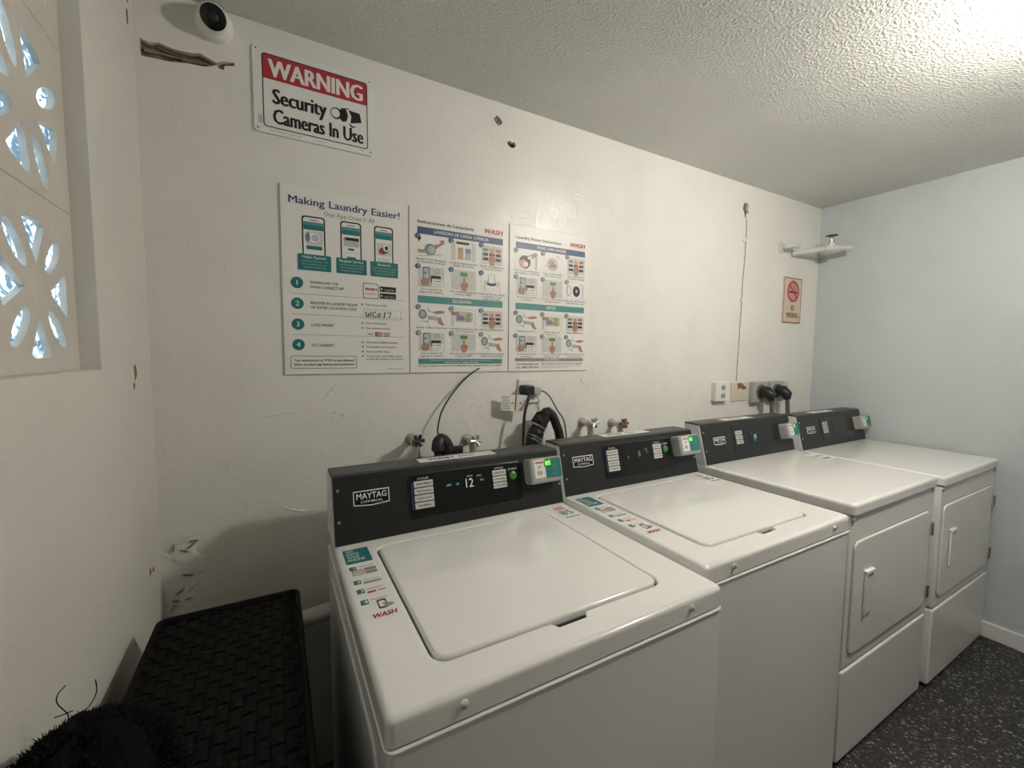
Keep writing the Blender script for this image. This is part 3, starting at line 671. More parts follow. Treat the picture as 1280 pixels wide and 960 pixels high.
for i, (s0, s1, title) in enumerate(((.150, .320, 'Mobile Payment'), (.435, .600, 'Request Service'), (.705, .865, 'Resources'))):
    def phone(b):
        b.ring(fr, R(s0, s1, .150, .400, .009), R(s0+.010, s1-.010, .157, .395, .007), 0, .0006, 'print_black')
        b.prism(fr, R(s0+.010, s1-.010, .157, .395, .007), 0, .0003, 'print_white')
        b.prism(fr, R(s0+.012, s1-.012, .180, .215, .001), .0003, .0005, 'print_teal2'); b.prism(fr, R(s0+.012, s1-.012, .198, .222, .001), .0005, .0007, 'print_teal')
        m = (s0+s1)/2; b.prism(fr, R(m-.03, m+.03, .168, .173, .001), .0003, .0006, 'print_rose')
        if i == 0:
            b.prism(fr, R(s0+.03, s1-.02, .228, .300), .0003, .0005, 'print_lightgrey')
            b.prism(fr, ellipse(S(m), T(.262), wd*.045, hg*.027, 18), .0005, .0007, 'print_white'); b.prism(fr, ellipse(S(m+.01), T(.262), wd*.027, hg*.019, 16), .0007, .0009, 'print_paleblue')
            b.prism(fr, ellipse(S(m-.045), T(.262), wd*.018, hg*.025, 16), .0007, .0009, 'print_slate'); b.prism(fr, R(s0+.03, s1-.025, .305, .325), .0003, .0006, 'print_teal')
        elif i == 1:
            b.prism(fr, R(s0+.025, s1-.02, .235, .285), .0003, .0005, 'print_midgrey'); b.prism(fr, R(s0+.04, s1-.02, .237, .252), .0005, .0007, 'print_black'); b.prism(fr, R(s0+.025, s0+.035, .237, .252), .0005, .0007, 'print_rose')
            for k in range(3): b.prism(fr, R(s0+.03, s1-.025, .257+k*.009, .261+k*.009, .0005), .0005, .0007, 'print_lightgrey')
            b.prism(fr, R(m-.025, m+.025, .295, .307), .0003, .0006, 'print_teal'); b.prism(fr, R(s0+.02, s1-.02, .322, .323, .0003), .0003, .0006, 'print_grey'); b.prism(fr, R(m-.035, m+.035, .342, .353), .0003, .0006, 'print_teal')
        else:
            b.prism(fr, R(s0+.02, s1-.018, .245, .315), .0003, .0005, 'print_lightgrey'); b.prism(fr, ellipse(S(m), T(.285), wd*.045, hg*.020, 16, .4), .0005, .0007, 'print_brownred')
            b.prism(fr, ellipse(S(m+.02), T(.270), wd*.026, hg*.020, 16), .0007, .0009, 'print_white'); b.prism(fr, ellipse(S(m+.022), T(.270), wd*.014, hg*.012, 12), .0009, .0011, 'print_black')
            for k in range(3): b.prism(fr, R(s0+.025, s1-.03, .330+k*.009, .333+k*.009, .0005), .0003, .0006, 'print_midgrey')
    build('phone_picture', t, phone, 0)
    def cap(b):
        b.prism(fr, R(s0-.035, s1+.04, .352, .437, .003), .0003, .0011, 'print_teal'); m = (s0+s1)/2
        b.text(fr, title, S(m), T(.374), hg*.014, 'print_white', True, wd*len(title)*.0125, align='C', c=.0015)
        for k, s in enumerate(('Load funds with your card', 'from the phone any time', 'simple and secure way')): b.text(fr, s, S(m), T(.392+k*.016), hg*.009, 'print_paleblue', False, wd*(.20-.02*k), align='C', c=.0015)
    build('caption_box', t, cap, 0)
steps = (('DOWNLOAD THE', 'WASH-CONNECT APP', .507), ('REGISTER IN LAUNDRY ROOM', 'OR ENTER LOCATION CODE', .617), ('LOAD MONEY', '', .728), ('DO LAUNDRY', '', .838))
for i, (l1, l2, tt) in enumerate(steps):
    def st(b):
        b.prism(fr, ellipse(S(.105), T(tt), wd*.045, wd*.045, 24), 0, .0006, 'print_teal'); b.text(fr, str(i+1), S(.105), T(tt)-hg*.013, hg*.026, 'print_white', True, align='C', c=.001)
    n = build('step_number', t, st, 0)
    def tx(b):
        if l2: b.text(fr, l1, S(.20), T(tt), hg*.0145, 'print_black', False, wd*(.0150 if len(l1) > 15 else .0175)*len(l1)); b.text(fr, l2, S(.20), T(tt+.024), hg*.0145, 'print_black', False, wd*.0160*len(l2))
        else: b.text(fr, l1, S(.20), T(tt+.009), hg*.0155, 'print_black', False, wd*.0172*len(l1))
    build('step_lettering', n, tx, 0)
build('rule_lines', t, lambda b: [b.prism(fr, R(.065, .960, y, y+.0018, .0002), 0, .0004, 'print_grey') for y in (.565, .673, .783)], 0)
def app(b):
    b.ring(fr, R(.605, .735, .478, .568, .006), R(.612, .728, .483, .563, .005), 0, .0006, 'print_grey')
    b.text(fr, 'WASH', S(.62), T(.520), hg*.014, 'print_red', 2, wd*.10, slant=.2); b.text(fr, 'CONNECT', S(.622), T(.543), hg*.009, 'print_grey', False, wd*.095)
build('app_icon', t, app, 0)
def store(b):
    for y, s in ((.492, 'Google Play'), (.531, 'App Store')):
        b.prism(fr, R(.745, .885, y, y+.031, .002), 0, .0006, 'print_black'); b.text(fr, s, S(.785), T(y+.024), hg*.012, 'print_lightgrey', False, wd*.088, c=.001)
        b.prism(fr, [(S(.755), T(y+.008)), (S(.755), T(y+.023)), (S(.772), T(y+.0155))], 0, .001, 'print_white')
build('store_badges', t, store, 0)
def code(b):
    b.ring(fr, R(.610, .930, .628, .684, .0005), R(.6125, .9275, .6295, .6825, .0004), 0, .0005, 'print_grey')
    for k in range(7): b.prism(fr, R(.656+k*.045, .6575+k*.045, .630, .683, .0002), 0, .0004, 'print_lightgrey')
    def stroke(pts, r=.0013): b.tube([fr(S(a), T(c), .0006) for a, c in pts], r, 'print_black', 6)
    stroke([(.628, .642), (.632, .668), (.642, .672), (.652, .648), (.656, .668), (.666, .668), (.674, .640)])
    stroke([(.712, .640), (.690, .648), (.684, .664), (.694, .674), (.712, .668)])
    stroke([(.738, .648), (.724, .656), (.726, .672), (.740, .672), (.748, .658), (.738, .648)])
    stroke([(.788, .640), (.778, .676)]); stroke([(.806, .645), (.842, .640), (.824, .672)])
build('location_code', t, code, 0)
def bullets(b):
    for y, s, w_ in ((.607, 'Enter location code', .175), (.713, 'Select Add Funds', .170), (.741, 'Enter payment method', .205), (.823, 'Search for available machines', .270), (.849, 'Load laundry and detergent', .250), (.877, 'Select machine & pay', .200), (.903, 'To start cycle, select fabric setting', .305), (.920, 'or push start button on the machine', .320)):
        b.text(fr, s, S(.625), T(y), hg*.0105, 'print_black', False, wd*w_)
        if y != .920: b.prism(fr, ellipse(S(.597), T(y-.005), wd*.008, wd*.008, 8), 0, .0005, 'print_slate')
build('bullet_list', t, bullets, 0)
def cards(b):
    b.prism(fr, R(.632, .690, .757, .783), 0, .0005, 'print_white'); b.text(fr, 'VISA', S(.636), T(.777), hg*.012, 'print_navy', True, wd*.048, slant=.2)
    b.prism(fr, R(.700, .760, .757, .783), 0, .0005, 'print_slate'); b.prism(fr, ellipse(S(.722), T(.770), wd*.016, wd*.016, 14), .0004, .0007, 'print_rose'); b.prism(fr, ellipse(S(.740), T(.770), wd*.016, wd*.016, 14), .0006, .0009, 'print_orange')
    b.prism(fr, R(.770, .828, .760, .785), 0, .0005, 'print_pink'); b.text(fr, 'DISCOVER', S(.772), T(.776), hg*.008, 'print_white', True, wd*.052, c=.001)
build('card_logos', t, cards, 0)
build('note_outline', t, lambda b: b.ring(fr, R(.045, .545, .898, .968, .006), R(.0485, .5415, .9005, .9655, .005), 0, .0005, 'print_teal'), 0)
build('note_lettering', t, lambda b: (b.text(fr, 'Text washconnect to 77333 to stay informed', S(.07), T(.929), hg*.013, 'print_black', True, wd*.455), b.text(fr, 'about our latest app features and promotions', S(.07), T(.951), hg*.013, 'print_black', True, wd*.455)), 0)
build('fine_print', t, lambda b: b.prism(fr, R(.80, .94, .972, .976, .0003), 0, .0004, 'print_midgrey'), 0)

def picture(t, fr, S, T, wd, hg, kind, s0, s1, t0, t1, num, ncol, caption):
    q = lambda a, c: (S(s0 + a*(s1-s0)), T(t0 + c*(t1-t0))); L = [0.0003]
    pw, ph = (s1-s0)*wd, (t1-t0)*hg
    def z():
        L[0] += .00015; return L[0]
    def poly(b, pts, m): b.prism(fr, [q(a, c) for a, c in pts][::-1], 0, z(), 'print_' + m)
    def oval(b, a, c, ra, rc, m, rot=0): x, y = q(a, c); b.prism(fr, ellipse(x, y, ra*pw, rc*ph, 16, rot), 0, z(), 'print_' + m)
    def rect(b, a0, a1, c0, c1, m, r=.001): b.prism(fr, rrect(q(a0, 0)[0], q(a1, 0)[0], q(0, c1)[1], q(0, c0)[1], r, 3), 0, z(), 'print_' + m)
    def hand(b, a, c, s, m='skin'):    # a pointing hand seen from below
        poly(b, [(a-.05*s, c-.30*s), (a+.04*s, c-.30*s), (a+.05*s, c), (a+.17*s, c+.04*s), (a+.20*s, c+.20*s), (a+.12*s, c+.36*s), (a+.12*s, c+.52*s), (a-.10*s, c+.52*s), (a-.12*s, c+.34*s), (a-.20*s, c+.20*s), (a-.12*s, c+.02*s), (a-.05*s, c)], m)
        for k in (-.06, .04, .12): poly(b, [(a+k*s, c+.04*s), (a+(k+.012)*s, c+.04*s), (a+(k+.012)*s, c+.18*s), (a+k*s, c+.18*s)], 'brownred')
    def fn(b):
        rect(b, 0, 1, 0, 1, 'lightgrey' if kind in ('keys', 'pay', 'start', 'load', 'toploader') else 'white', .001)
        if kind == 'drum':
            poly(b, [(0, .1), (.1, 0), (.12, .12), (.02, .3)], 'black'); oval(b, .46, .62, .22, .30, 'slate'); oval(b, .50, .64, .15, .22, 'midgrey'); oval(b, .54, .60, .09, .15, 'paleblue')
            poly(b, [(.60, .42), (.80, .12), (1, .05), (1, .25), (.84, .38), (.70, .55)], 'skin'); poly(b, [(.66, .18), (.80, .10), (.86, .22), (.70, .34)], 'white'); poly(b, [(0, .66), (.24, .64), (.34, .72), (.24, .82), (0, .80)], 'skin')
            poly(b, [(.02, .98), (.9, .80), (.92, .83), (.04, 1)], 'midgrey')
        elif kind == 'front':
            oval(b, .40, .62, .27, .38, 'black'); oval(b, .32, .72, .20, .24, 'pink'); oval(b, .44, .74, .12, .16, 'white'); poly(b, [(.5, .30), (.90, .02), (1, .1), (.98, .25), (.70, .42)], 'skin'); poly(b, [(.55, .30), (.75, .25), (.70, .42), (.52, .45)], 'white'); rect(b, .92, .98, .3, 1, 'midgrey')
        elif kind == 'toploader':
            rect(b, .16, .84, .06, 1, 'white'); rect(b, .20, .72, .02, .14, 'black'); rect(b, .26, .80, .32, .92, 'midgrey'); rect(b, .28, .46, .34, .60, 'olive'); rect(b, .28, .46, .62, .86, 'orange'); rect(b, .58, .78, .34, .56, 'purple'); rect(b, .58, .78, .58, .86, 'paleblue'); rect(b, .48, .56, .30, .88, 'white')
        elif kind == 'window':
            rect(b, .10, .86, 0, 1, 'white'); rect(b, .66, .84, .04, .16, 'lightgrey'); oval(b, .48, .56, .28, .36, 'pink'); oval(b, .48, .56, .24, .31, 'lightgrey'); oval(b, .44, .46, .15, .14, 'olive'); oval(b, .52, .64, .16, .14, 'skin'); oval(b, .40, .68, .10, .10, 'slate')
        elif kind == 'keys':
            for r, row in enumerate((('slate', 'orange', 'rose'), ('black', 'black', 'black'), ('black', 'black', 'black'))):
                for k, m in enumerate(row): rect(b, .08+k*.30, .31+k*.30, .16+r*.25, .30+r*.25, m)
            hand(b, .50, .58, .9)
        elif kind == 'pay':
            rect(b, .18, .44, .02, .66, 'black', .003); rect(b, .205, .415, .06, .62, 'paleblue', .002); rect(b, .22, .30, .26, .38, 'slate'); rect(b, .22, .40, .42, .44, 'white')
            b.ring(fr, ellipse(*q(.72, .18), .10*pw, .14*ph, 14), ellipse(*q(.72, .18), .065*pw, .10*ph, 14), 0, z(), 'print_midgrey'); rect(b, .48, .86, .42, .56, 'black'); rect(b, .48, .52, .42, .76, 'black'); rect(b, .52, .96, .60, .96, 'white'); rect(b, .58, .64, .66, .72, 'rose'); rect(b, .68, .88, .67, .72, 'rose'); rect(b, .58, .88, .84, .87, 'midgrey')
            poly(b, [(.14, .62), (.22, .54), (.28, .60), (.40, .58), (.44, .76), (.36, .96), (.18, .96), (.10, .76)], 'skin')
        elif kind == 'start':
            rect(b, .36, .66, .10, .30, 'green', .002); hand(b, .52, .62, .85)
        elif kind == 'open':
            rect(b, .14, .90, .40, 1, 'lightgrey', .002); rect(b, .20, .84, .66, 1, 'white', .002); oval(b, .48, .55, .22, .12, 'black'); rect(b, .32, .64, .06, .54, 'white', .003); b.ring(fr, rrect(*(q(.32, 0)[0], q(.64, 0)[0]), q(0, .54)[1], q(0, .06)[1], .003, 3), rrect(q(.34, 0)[0], q(.62, 0)[0], q(0, .52)[1], q(0, .08)[1], .002, 3), 0, z(), 'print_grey'); rect(b, .36, .60, .58, .62, 'black')
        elif kind == 'dooropen':
            rect(b, .28, 1, 0, 1, 'white'); rect(b, .90, .94, .1, 1, 'midgrey'); oval(b, .54, .52, .21, .33, 'black'); oval(b, .55, .50, .06, .09, 'lightgrey'); b.ring(fr, ellipse(*q(.12, .5), .14*pw, .32*ph, 16), ellipse(*q(.12, .5), .10*pw, .26*ph, 16), 0, z(), 'print_midgrey'); rect(b, .68, .90, .04, .12, 'lightgrey')
        elif kind == 'filter':
            oval(b, .16, .40, .16, .27, 'slate'); oval(b, .16, .40, .10, .18, 'midgrey'); poly(b, [(.34, .46), (.72, .52), (.78, .72), (.36, .70)], 'midgrey'); poly(b, [(.50, .26), (.80, .16), (1, .18), (1, .30), (.82, .34), (.66, .36)], 'skin'); poly(b, [(.72, .60), (.84, .50), (.92, .80), (1, .96), (.90, 1), (.76, .86)], 'skin'); poly(b, [(.34, .02), (.37, .02), (.42, .22), (.60, .26), (.60, .28), (.40, .25)], 'grey'); poly(b, [(0, .82), (.34, .74), (.38, .80), (.36, .98), (.34, .98), (.35, .82)], 'midgrey')
        elif kind == 'load':
            rect(b, .10, .96, .04, 1, 'white'); rect(b, .16, .88, .14, .74, 'midgrey', .005); rect(b, .20, .84, .18, .70, 'lightgrey', .004); rect(b, .22, .52, .36, .66, 'purple', .003); oval(b, .68, .56, .15, .16, 'olive'); oval(b, .70, .32, .12, .12, 'olive'); rect(b, .44, .60, .20, .40, 'paleblue'); poly(b, [(0, .16), (.20, .16), (.36, .24), (.30, .36), (.06, .38), (0, .30)], 'skin')
    p = build('step_picture', t, fn, 0)
    def nm(b):
        x, y = q(-.01, .0); b.prism(fr, ellipse(x, y, wd*.022, wd*.022, 14), 0, .0034, 'print_' + ncol); b.text(fr, str(num), x, y-hg*.007, hg*.014, 'print_white', True, align='C', c=.0038)
    build('step_number', p, nm, 0)
    def cp(b):
        for k, s in enumerate(caption): b.text(fr, s, S((s0+s1)/2), T(t1+.020+k*.017), hg*.011, 'print_black', False, wd*min(.29, len(s)*.0125), align='C')
    build('caption', p, cp, 0)
COLS = ((.080, .325), (.395, .640), (.700, .930)); ROWS = ((.170, .290), (.350, .470), (.595, .705), (.752, .864))
def instruction(name, label, x0, x1, head, bar1, bar2, kinds, caps, spanish):
    t, fr, S, T, wd, hg = poster(name, label, x0, x1, PZ0, PZ1)
    R = lambda s0, s1, t0, t1, r=0.001: rrect(S(s0), S(s1), T(t1), T(t0), r, 3)
    build('heading', t, lambda b: b.text(fr, head, S(.075), T(.092), hg*.020, 'print_black', True, wd*.545), 0)
    build('brand_mark', t, lambda b: (b.text(fr, 'WASH', S(.725), T(.093), hg*.030, 'print_red', 2, wd*.20, slant=.22), b.prism(fr, R(.76, .92, .103, .1045, .0002), 0, .0004, 'print_rose')), 0)
    build('blue_bar', t, lambda b: (b.prism(fr, R(.075, .932, .114, .156), 0, .0004, 'print_blue'), b.text(fr, bar1, S(.5), T(.144), hg*.020, 'print_white', True, wd*.0212*len(bar1), align='C', c=.0008)), 0)
    build('teal_bar', t, lambda b: (b.prism(fr, R(.075, .932, .527, .570), 0, .0004, 'print_teal2'), b.text(fr, bar2, S(.5), T(.558), hg*.021, 'print_white', True, wd*.024*len(bar2), align='C', c=.0008)), 0)
    n = 0
    for r, (t0, t1) in enumerate(ROWS):
        for c, (s0, s1) in enumerate(COLS):
            picture(t, fr, S, T, wd, hg, kinds[n], s0, s1, t0, t1, n % 6 + 1, ('blue' if spanish else 'slate') if r < 2 else 'slate', caps[n]); n += 1
    def foot(b):
        if spanish:
            b.prism(fr, R(.075, .932, .913, .946), 0, .0004, 'print_teal2'); b.text(fr, 'Para servicio o reembolso visite en linea o llame al numero', S(.5), T(.926), hg*.008, 'print_white', False, wd*.62, align='C', c=.0008); b.text(fr, 'fixlaundry.com o (800) 342.5932', S(.5), T(.941), hg*.010, 'print_white', True, wd*.34, align='C', c=.0008)
            b.text(fr, 'Por favor indique el numero de identificacion de la maquina ubicado en el equipo', S(.075), T(.961), hg*.009, 'print_black', True, wd*.85)
            b.prism(fr, R(.84, .91, .982, .985, .0002), 0, .0004, 'print_midgrey')
        else:
            b.prism(fr, R(.075, .932, .908, .930), 0, .0004, 'print_grey'); b.text(fr, 'FOR SERVICE', S(.52), T(.925), hg*.013, 'print_white', True, wd*.19, align='C', c=.0008)
            b.text(fr, 'Visit', S(.085), T(.955), hg*.013, 'print_black', False, wd*.06); b.text(fr, 'fixlaundry.com', S(.155), T(.955), hg*.013, 'print_black', True, wd*.20)
            b.text(fr, 'Call', S(.085), T(.979), hg*.013, 'print_black', False, wd*.05); b.text(fr, '(800) 342.5932', S(.155), T(.979), hg*.013, 'print_black', True, wd*.20)
            b.text(fr, 'Please indicate the machine ID located on the equipment.', S(.39), T(.951), hg*.010, 'print_black', True, wd*.53); b.text(fr, 'Have your location and zip code ready when calling', S(.39), T(.966), hg*.008, 'print_grey', False, wd*.50); b.text(fr, 'for message and service requests', S(.39), T(.979), hg*.008, 'print_grey', False, wd*.34)
    build('footer', t, foot, 0)
    return t
instruction('instruction_poster', 'Spanish laundry instruction poster with blue and teal bars', 0.709, 1.100, 'Instrucciones de Lavandería', 'LAVADORA DE CARGA SUPERIOR', 'SECADORA',
    ('drum', 'toploader', 'keys', 'pay', 'start', 'open', 'filter', 'load', 'keys', 'pay', 'start', 'filter'),
    (('Agregue 1/2 de detergente', 'y suavizante si desea'), ('Cargue la ropa sin exceder', 'debajo de la linea'), ('Ajuste la temperatura', 'o ciclo de lavado'), ('Use el metodo de', 'pago en la maquina'), ('Para empezar, presione', 'el boton START'), ('Despues de usar, limpie', 'la maquina y deje', 'abierta la tapa'),
     ('Limpie el filtro de pelusas',), ('Coloque la carga de ropa', 'y cierre la puerta'), ('Ajuste la temperatura',), ('Use el metodo de', 'pago en la maquina'), ('Para empezar, presione', 'el boton START'), ('Despues de usar, limpie', 'el filtro de pelusas')), True)
instruction('instruction_poster', 'English Laundry Room Instructions poster with grey footer bar', 1.102, 1.500, 'Laundry Room Instructions', 'FRONT LOAD WASHER', 'DRYER',
    ('front', 'window', 'keys', 'pay', 'start', 'dooropen', 'filter', 'load', 'keys', 'pay', 'start', 'filter'),
    (('Add 1/2 cup of detergent', 'and softener if desired'), ('Load clothes evenly', 'Close door firmly'), ('Select temperature', 'and fabric setting'), ('Use payment method', 'on machine'), ('To start, press fabric', 'setting or start'), ('After use, clean machine', 'and leave door open'),
     ('Clean lint screen',), ('Load clothes and', 'close door'), ('Select temperature',), ('Use payment method', 'on machine'), ('To start, press fabric', 'setting or start'), ('After use, clean machine', 'and lint screen')), False)

# ------------------------------------------------------------------ no smoking sign
x0, x1, z0, z1 = 2.995, 3.192, 1.604, 1.880; wd, hg = x1-x0, z1-z0
t = thing('no_smoking_sign', 'narrow beige no smoking sign with red circle near corner', 'sign', ((x0+x1)/2, 0, z0))
fr, S, T = poster_frame(x0, z1, wd, hg, 0.0)
build('sign_plate', t, lambda b: b.rbox(fr, 0, wd, -hg, 0, 0.001, 0.006, 0.004, 0.001, 'no_smoking', seg=1))
fr = fr.at(0, 0, 0.006)
def ns(b):
    cx, cy = S(.52), T(.30); r = wd*.33
    b.prism(fr, ellipse(cx, cy, r*.9, r*.9, 28), 0, .0003, 'print_pink')
    b.prism(fr, rrect(cx-r*.66, cx+r*.5, cy-r*.16, cy+r*.02, .001), .0003, .0006, 'print_black'); b.prism(fr, rrect(cx+r*.54, cx+r*.68, cy-r*.16, cy+r*.02, .001), .0003, .0006, 'print_black')
    for k in (.1, .32): b.tube([fr(cx+r*(k+.1*math.sin(i*1.3)), cy+r*(.08+i*.12), .0006) for i in range(6)], .0022, 'print_grey', 5)
    b.ring(fr, ellipse(cx, cy, r, r, 32), ellipse(cx, cy, r*.82, r*.82, 32), 0, .0010, 'print_red')
    c = math.sqrt(.5); d = r*.09; e = r*.86
    b.prism(fr, [(cx-e*c-d*c, cy+e*c-d*c), (cx+e*c-d*c, cy-e*c-d*c), (cx+e*c+d*c, cy-e*c+d*c), (cx-e*c+d*c, cy+e*c+d*c)], .0006, .0011, 'print_red')
build('no_smoking_symbol', t, ns, 0)
build('sign_lettering', t, lambda b: (b.text(fr, 'NO', S(.52), T(.715), hg*.115, 'print_black', True, wd*.20, align='C'), b.text(fr, 'SMOKING', S(.53), T(.885), hg*.115, 'print_black', True, wd*.68, align='C')), 0)
build('sign_border', t, lambda b: b.ring(fr, rrect(S(.01), S(.99), T(.995), T(.005), .004), rrect(S(.035), S(.965), T(.975), T(.025), .003), 0, .0004, 'print_brownred'), 0)

# ------------------------------------------------------------------ security camera
cx, cz = 0.175, 2.293
t = thing('security_camera', 'white ball security camera with black face high on wall', 'camera', (cx, 0, cz-0.05))
build('camera_base', t, lambda b: b.lathe((cx, 0, cz), (0, -1, 0), [(0, 0.044), (0.018, 0.044), (0.028, 0.040), (0.034, 0.034), (0.034, 0.001)], 'white_plastic', 28))
ax = Vector((0.10, -0.90, -0.35)).normalized(); c0 = Vector((cx, -0.034, cz-0.002))
build('camera_ball', t, lambda b: b.lathe(c0, ax, [(0.037*math.sin(a), 0.037*math.cos(a)) for a in [math.radians(d) for d in range(-80, 41, 12)]] + [(0.024, 0.0)], 'white_plastic', 28))
fc = build('camera_face', t, lambda b: b.lathe(c0 + ax*0.0225, ax, [(0, 0.0295), (0.003, 0.0295), (0.004, 0.027), (0.004, 0.0001)], 'black_overlay', 28))
build('lens', fc, lambda b: b.lathe(c0 + ax*0.0265, ax, [(0, 0.011), (0.003, 0.011), (0.0045, 0.007), (0.005, 0.0001)], 'black_face', 18))

# ------------------------------------------------------------------ pipes, valves, hoses, wires and outlets on the back wall
def smooth_path(pts, n=8):
    pts = [Vector(p) for p in pts]; out = []
    for i in range(len(pts)-1):
        p0, p1, p2, p3 = pts[max(i-1, 0)], pts[i], pts[i+1], pts[min(i+2, len(pts)-1)]
        for k in range(n):
            u = k/n; out.append(0.5*((2*p1) + (p2-p0)*u + (2*p0-5*p1+4*p2-p3)*u*u + (3*p1-p0-3*p2+p3)*u**3))
    return out + [pts[-1]]
# sprinkler branch at the far corner
t = thing('sprinkler_pipe', 'white painted sprinkler pipe with head near the far corner', 'sprinkler', (3.15, -0.1, 2.0))
build('pipe', t, lambda b: b.tube(smooth_path([(3.065, 0.0, 2.022), (3.125, -0.045, 2.030), (3.17, -0.09, 2.040), (3.23, -0.145, 2.045), (3.315, -0.205, 2.047)]), 0.0165, 'pipe', 12))
build('tee_fitting', t, lambda b: (b.tube([(3.195, -0.115, 2.043), (3.255, -0.165, 2.046)], 0.022, 'pipe', 14), b.lathe((3.225, -0.14, 2.045), (0, 0, 1), [(0, 0.018), (0.03, 0.018), (0.034, 0.012), (0.05, 0.010)], 'pipe', 14)))
build('sprinkler_head', t, lambda b: (b.tube([(3.213, -0.14, 2.09), (3.209, -0.14, 2.105), (3.225, -0.14, 2.118)], 0.003, 'steel', 6), b.tube([(3.237, -0.14, 2.09), (3.241, -0.14, 2.105), (3.225, -0.14, 2.118)], 0.003, 'steel', 6), b.lathe((3.225, -0.14, 2.085), (0, 0, 1), [(0, 0.012), (0.012, 0.012), (0.014, 0.004), (0.034, 0.003)], 'steel', 12)))
build('deflector', t, lambda b: b.lathe((3.225, -0.14, 2.117), (0, 0, 1), [(0, 0.010), (0.002, 0.030), (0.005, 0.031), (0.006, 0.001)], 'dark_grey', 20))
t = thing('pipe_stub', 'short white pipe elbow and flange left of the sprinkler pipe', 'pipe', (2.98, 0, 2.02))
build('flange', t, lambda b: b.lathe((2.955, 0, 2.045), (0, -1, 0), [(0, 0.036), (0.006, 0.034), (0.012, 0.022), (0.012, 0.001)], 'pipe', 20))
build('elbow', t, lambda b: b.tube(smooth_path([(2.955, -0.006, 2.045), (2.955, -0.04, 2.045), (2.975, -0.055, 2.048), (3.03, -0.055, 2.052)]), 0.015, 'pipe', 12))

# thin wire down the wall with clips
t = thing('wall_wire', 'thin pale wire running down the wall from a gouge', 'wire', (2.59, 0, 1.25))
build('wire', t, lambda b: b.tube(smooth_path([(2.597, 0.008, 2.18), (2.602, -0.003, 2.13), (2.600, -0.003, 1.95), (2.591, -0.003, 1.80), (2.587, -0.003, 1.60), (2.580, -0.003, 1.40), (2.577, -0.003, 1.255)]), 0.0022, 'wire_pale', 6))
for cz_ in (2.04, 1.712, 1.43):
    build('wire_clip', t, lambda b: b.rbox(BACK, 2.578, 2.598, cz_-0.010, cz_+0.010, 0, 0.009, 0.004, 0.003, 'white_plastic'))

def wall_plate(name, label, x0, x1, z0, z1, m, d=0.008, group='electrical plates near the far corner', cat='outlet'):
    t = thing(name, label, cat, ((x0+x1)/2, 0, z0), group)
    build('cover_plate', t, lambda b: b.rbox(BACK, x0, x1, z0, z1, 0, d, 0.006, 0.003, m)); return t
t = wall_plate('wall_outlet', 'white double wall outlet standing alone above the first dryer', 2.362, 2.470, 1.152, 1.256, 'white_plastic', 0.03)
for cz_ in (1.226, 1.182):
    k = build('socket', t, lambda b: b.rbox(BACK, 2.405, 2.440, cz_-0.016, cz_+0.016, 0.029, 0.032, 0.014, 0.001, 'grey_plastic'))
    build('socket_slot', k, lambda b: (b.box(2.412, 2.415, -0.0335, -0.031, cz_-0.006, cz_+0.006, 'groove'), b.box(2.428, 2.431, -0.0335, -0.031, cz_-0.006, cz_+0.006, 'groove')), 0)
t = wall_plate('blank_plate', 'stained beige blank plate left of the grey dryer outlets', 2.530, 2.690, 1.142, 1.248, 'beige_plate', 0.005, cat='plate')
build('rust_stain', t, lambda b: b.prism(BACK, [(2.585, 1.246), (2.625, 1.244), (2.672, 1.214), (2.64, 1.205), (2.61, 1.218), (2.59, 1.206)], 0.004, 0.0056, 'rust'), 0)
t = wall_plate('yellowed_plate', 'yellowed narrow switch plate at the right of the dryer outlets', 3.028, 3.110, 1.132, 1.245, 'beige_plate', 0.006, cat='plate')
build('plate_screw', t, lambda b: b.lathe((3.069, -0.006, 1.215), (0, -1, 0), [(0, 0.006), (0.002, 0.005), (0.003, 0.0001)], 'dark_grey', 10))
for i, (xa, lab) in enumerate(((2.700, 'grey dryer outlet with plugged cord, left of the pair'), (2.862, 'grey dryer outlet with plugged cord, right of the pair'))):
    t = thing('dryer_outlet', lab, 'outlet', (xa+0.07, 0, 1.125), 'grey dryer outlets with plugs')
    build('cover_plate', t, lambda b: b.rbox(BACK, xa, xa+0.145, 1.126, 1.250, 0, 0.030, 0.006, 0.004, 'grey_plastic'))
    build('receptacle', t, lambda b: b.lathe((xa+0.070, -0.030, 1.192), (0, -1, 0), [(0, 0.042), (0.006, 0.042), (0.008, 0.038), (0.008, 0.001)], 'dark_grey', 20))
    for dz in (-.052, .052): build('plate_screw', t, lambda b: b.lathe((xa+0.012, -0.030, 1.188+dz), (0, -1, 0), [(0, 0.005), (0.003, 0.004)], 'steel', 10))
    t2 = build('plug', t, lambda b: b.tube([(xa+0.070, -0.038, 1.195), (xa+0.070, -0.070, 1.190), (xa+0.070, -0.088, 1.175), (xa+0.072, -0.092, 1.145)], [0.034, 0.034, 0.030, 0.018], 'black_rubber', 14), label='black round plug')
    build('cord', t2, lambda b: b.tube(smooth_path([(xa+0.072, -0.092, 1.150), (xa+0.078, -0.095, 1.08), (xa+0.085, -0.098, 1.00), (xa+0.09, -0.10, 0.86)]), 0.011, 'dark_grey', 10))

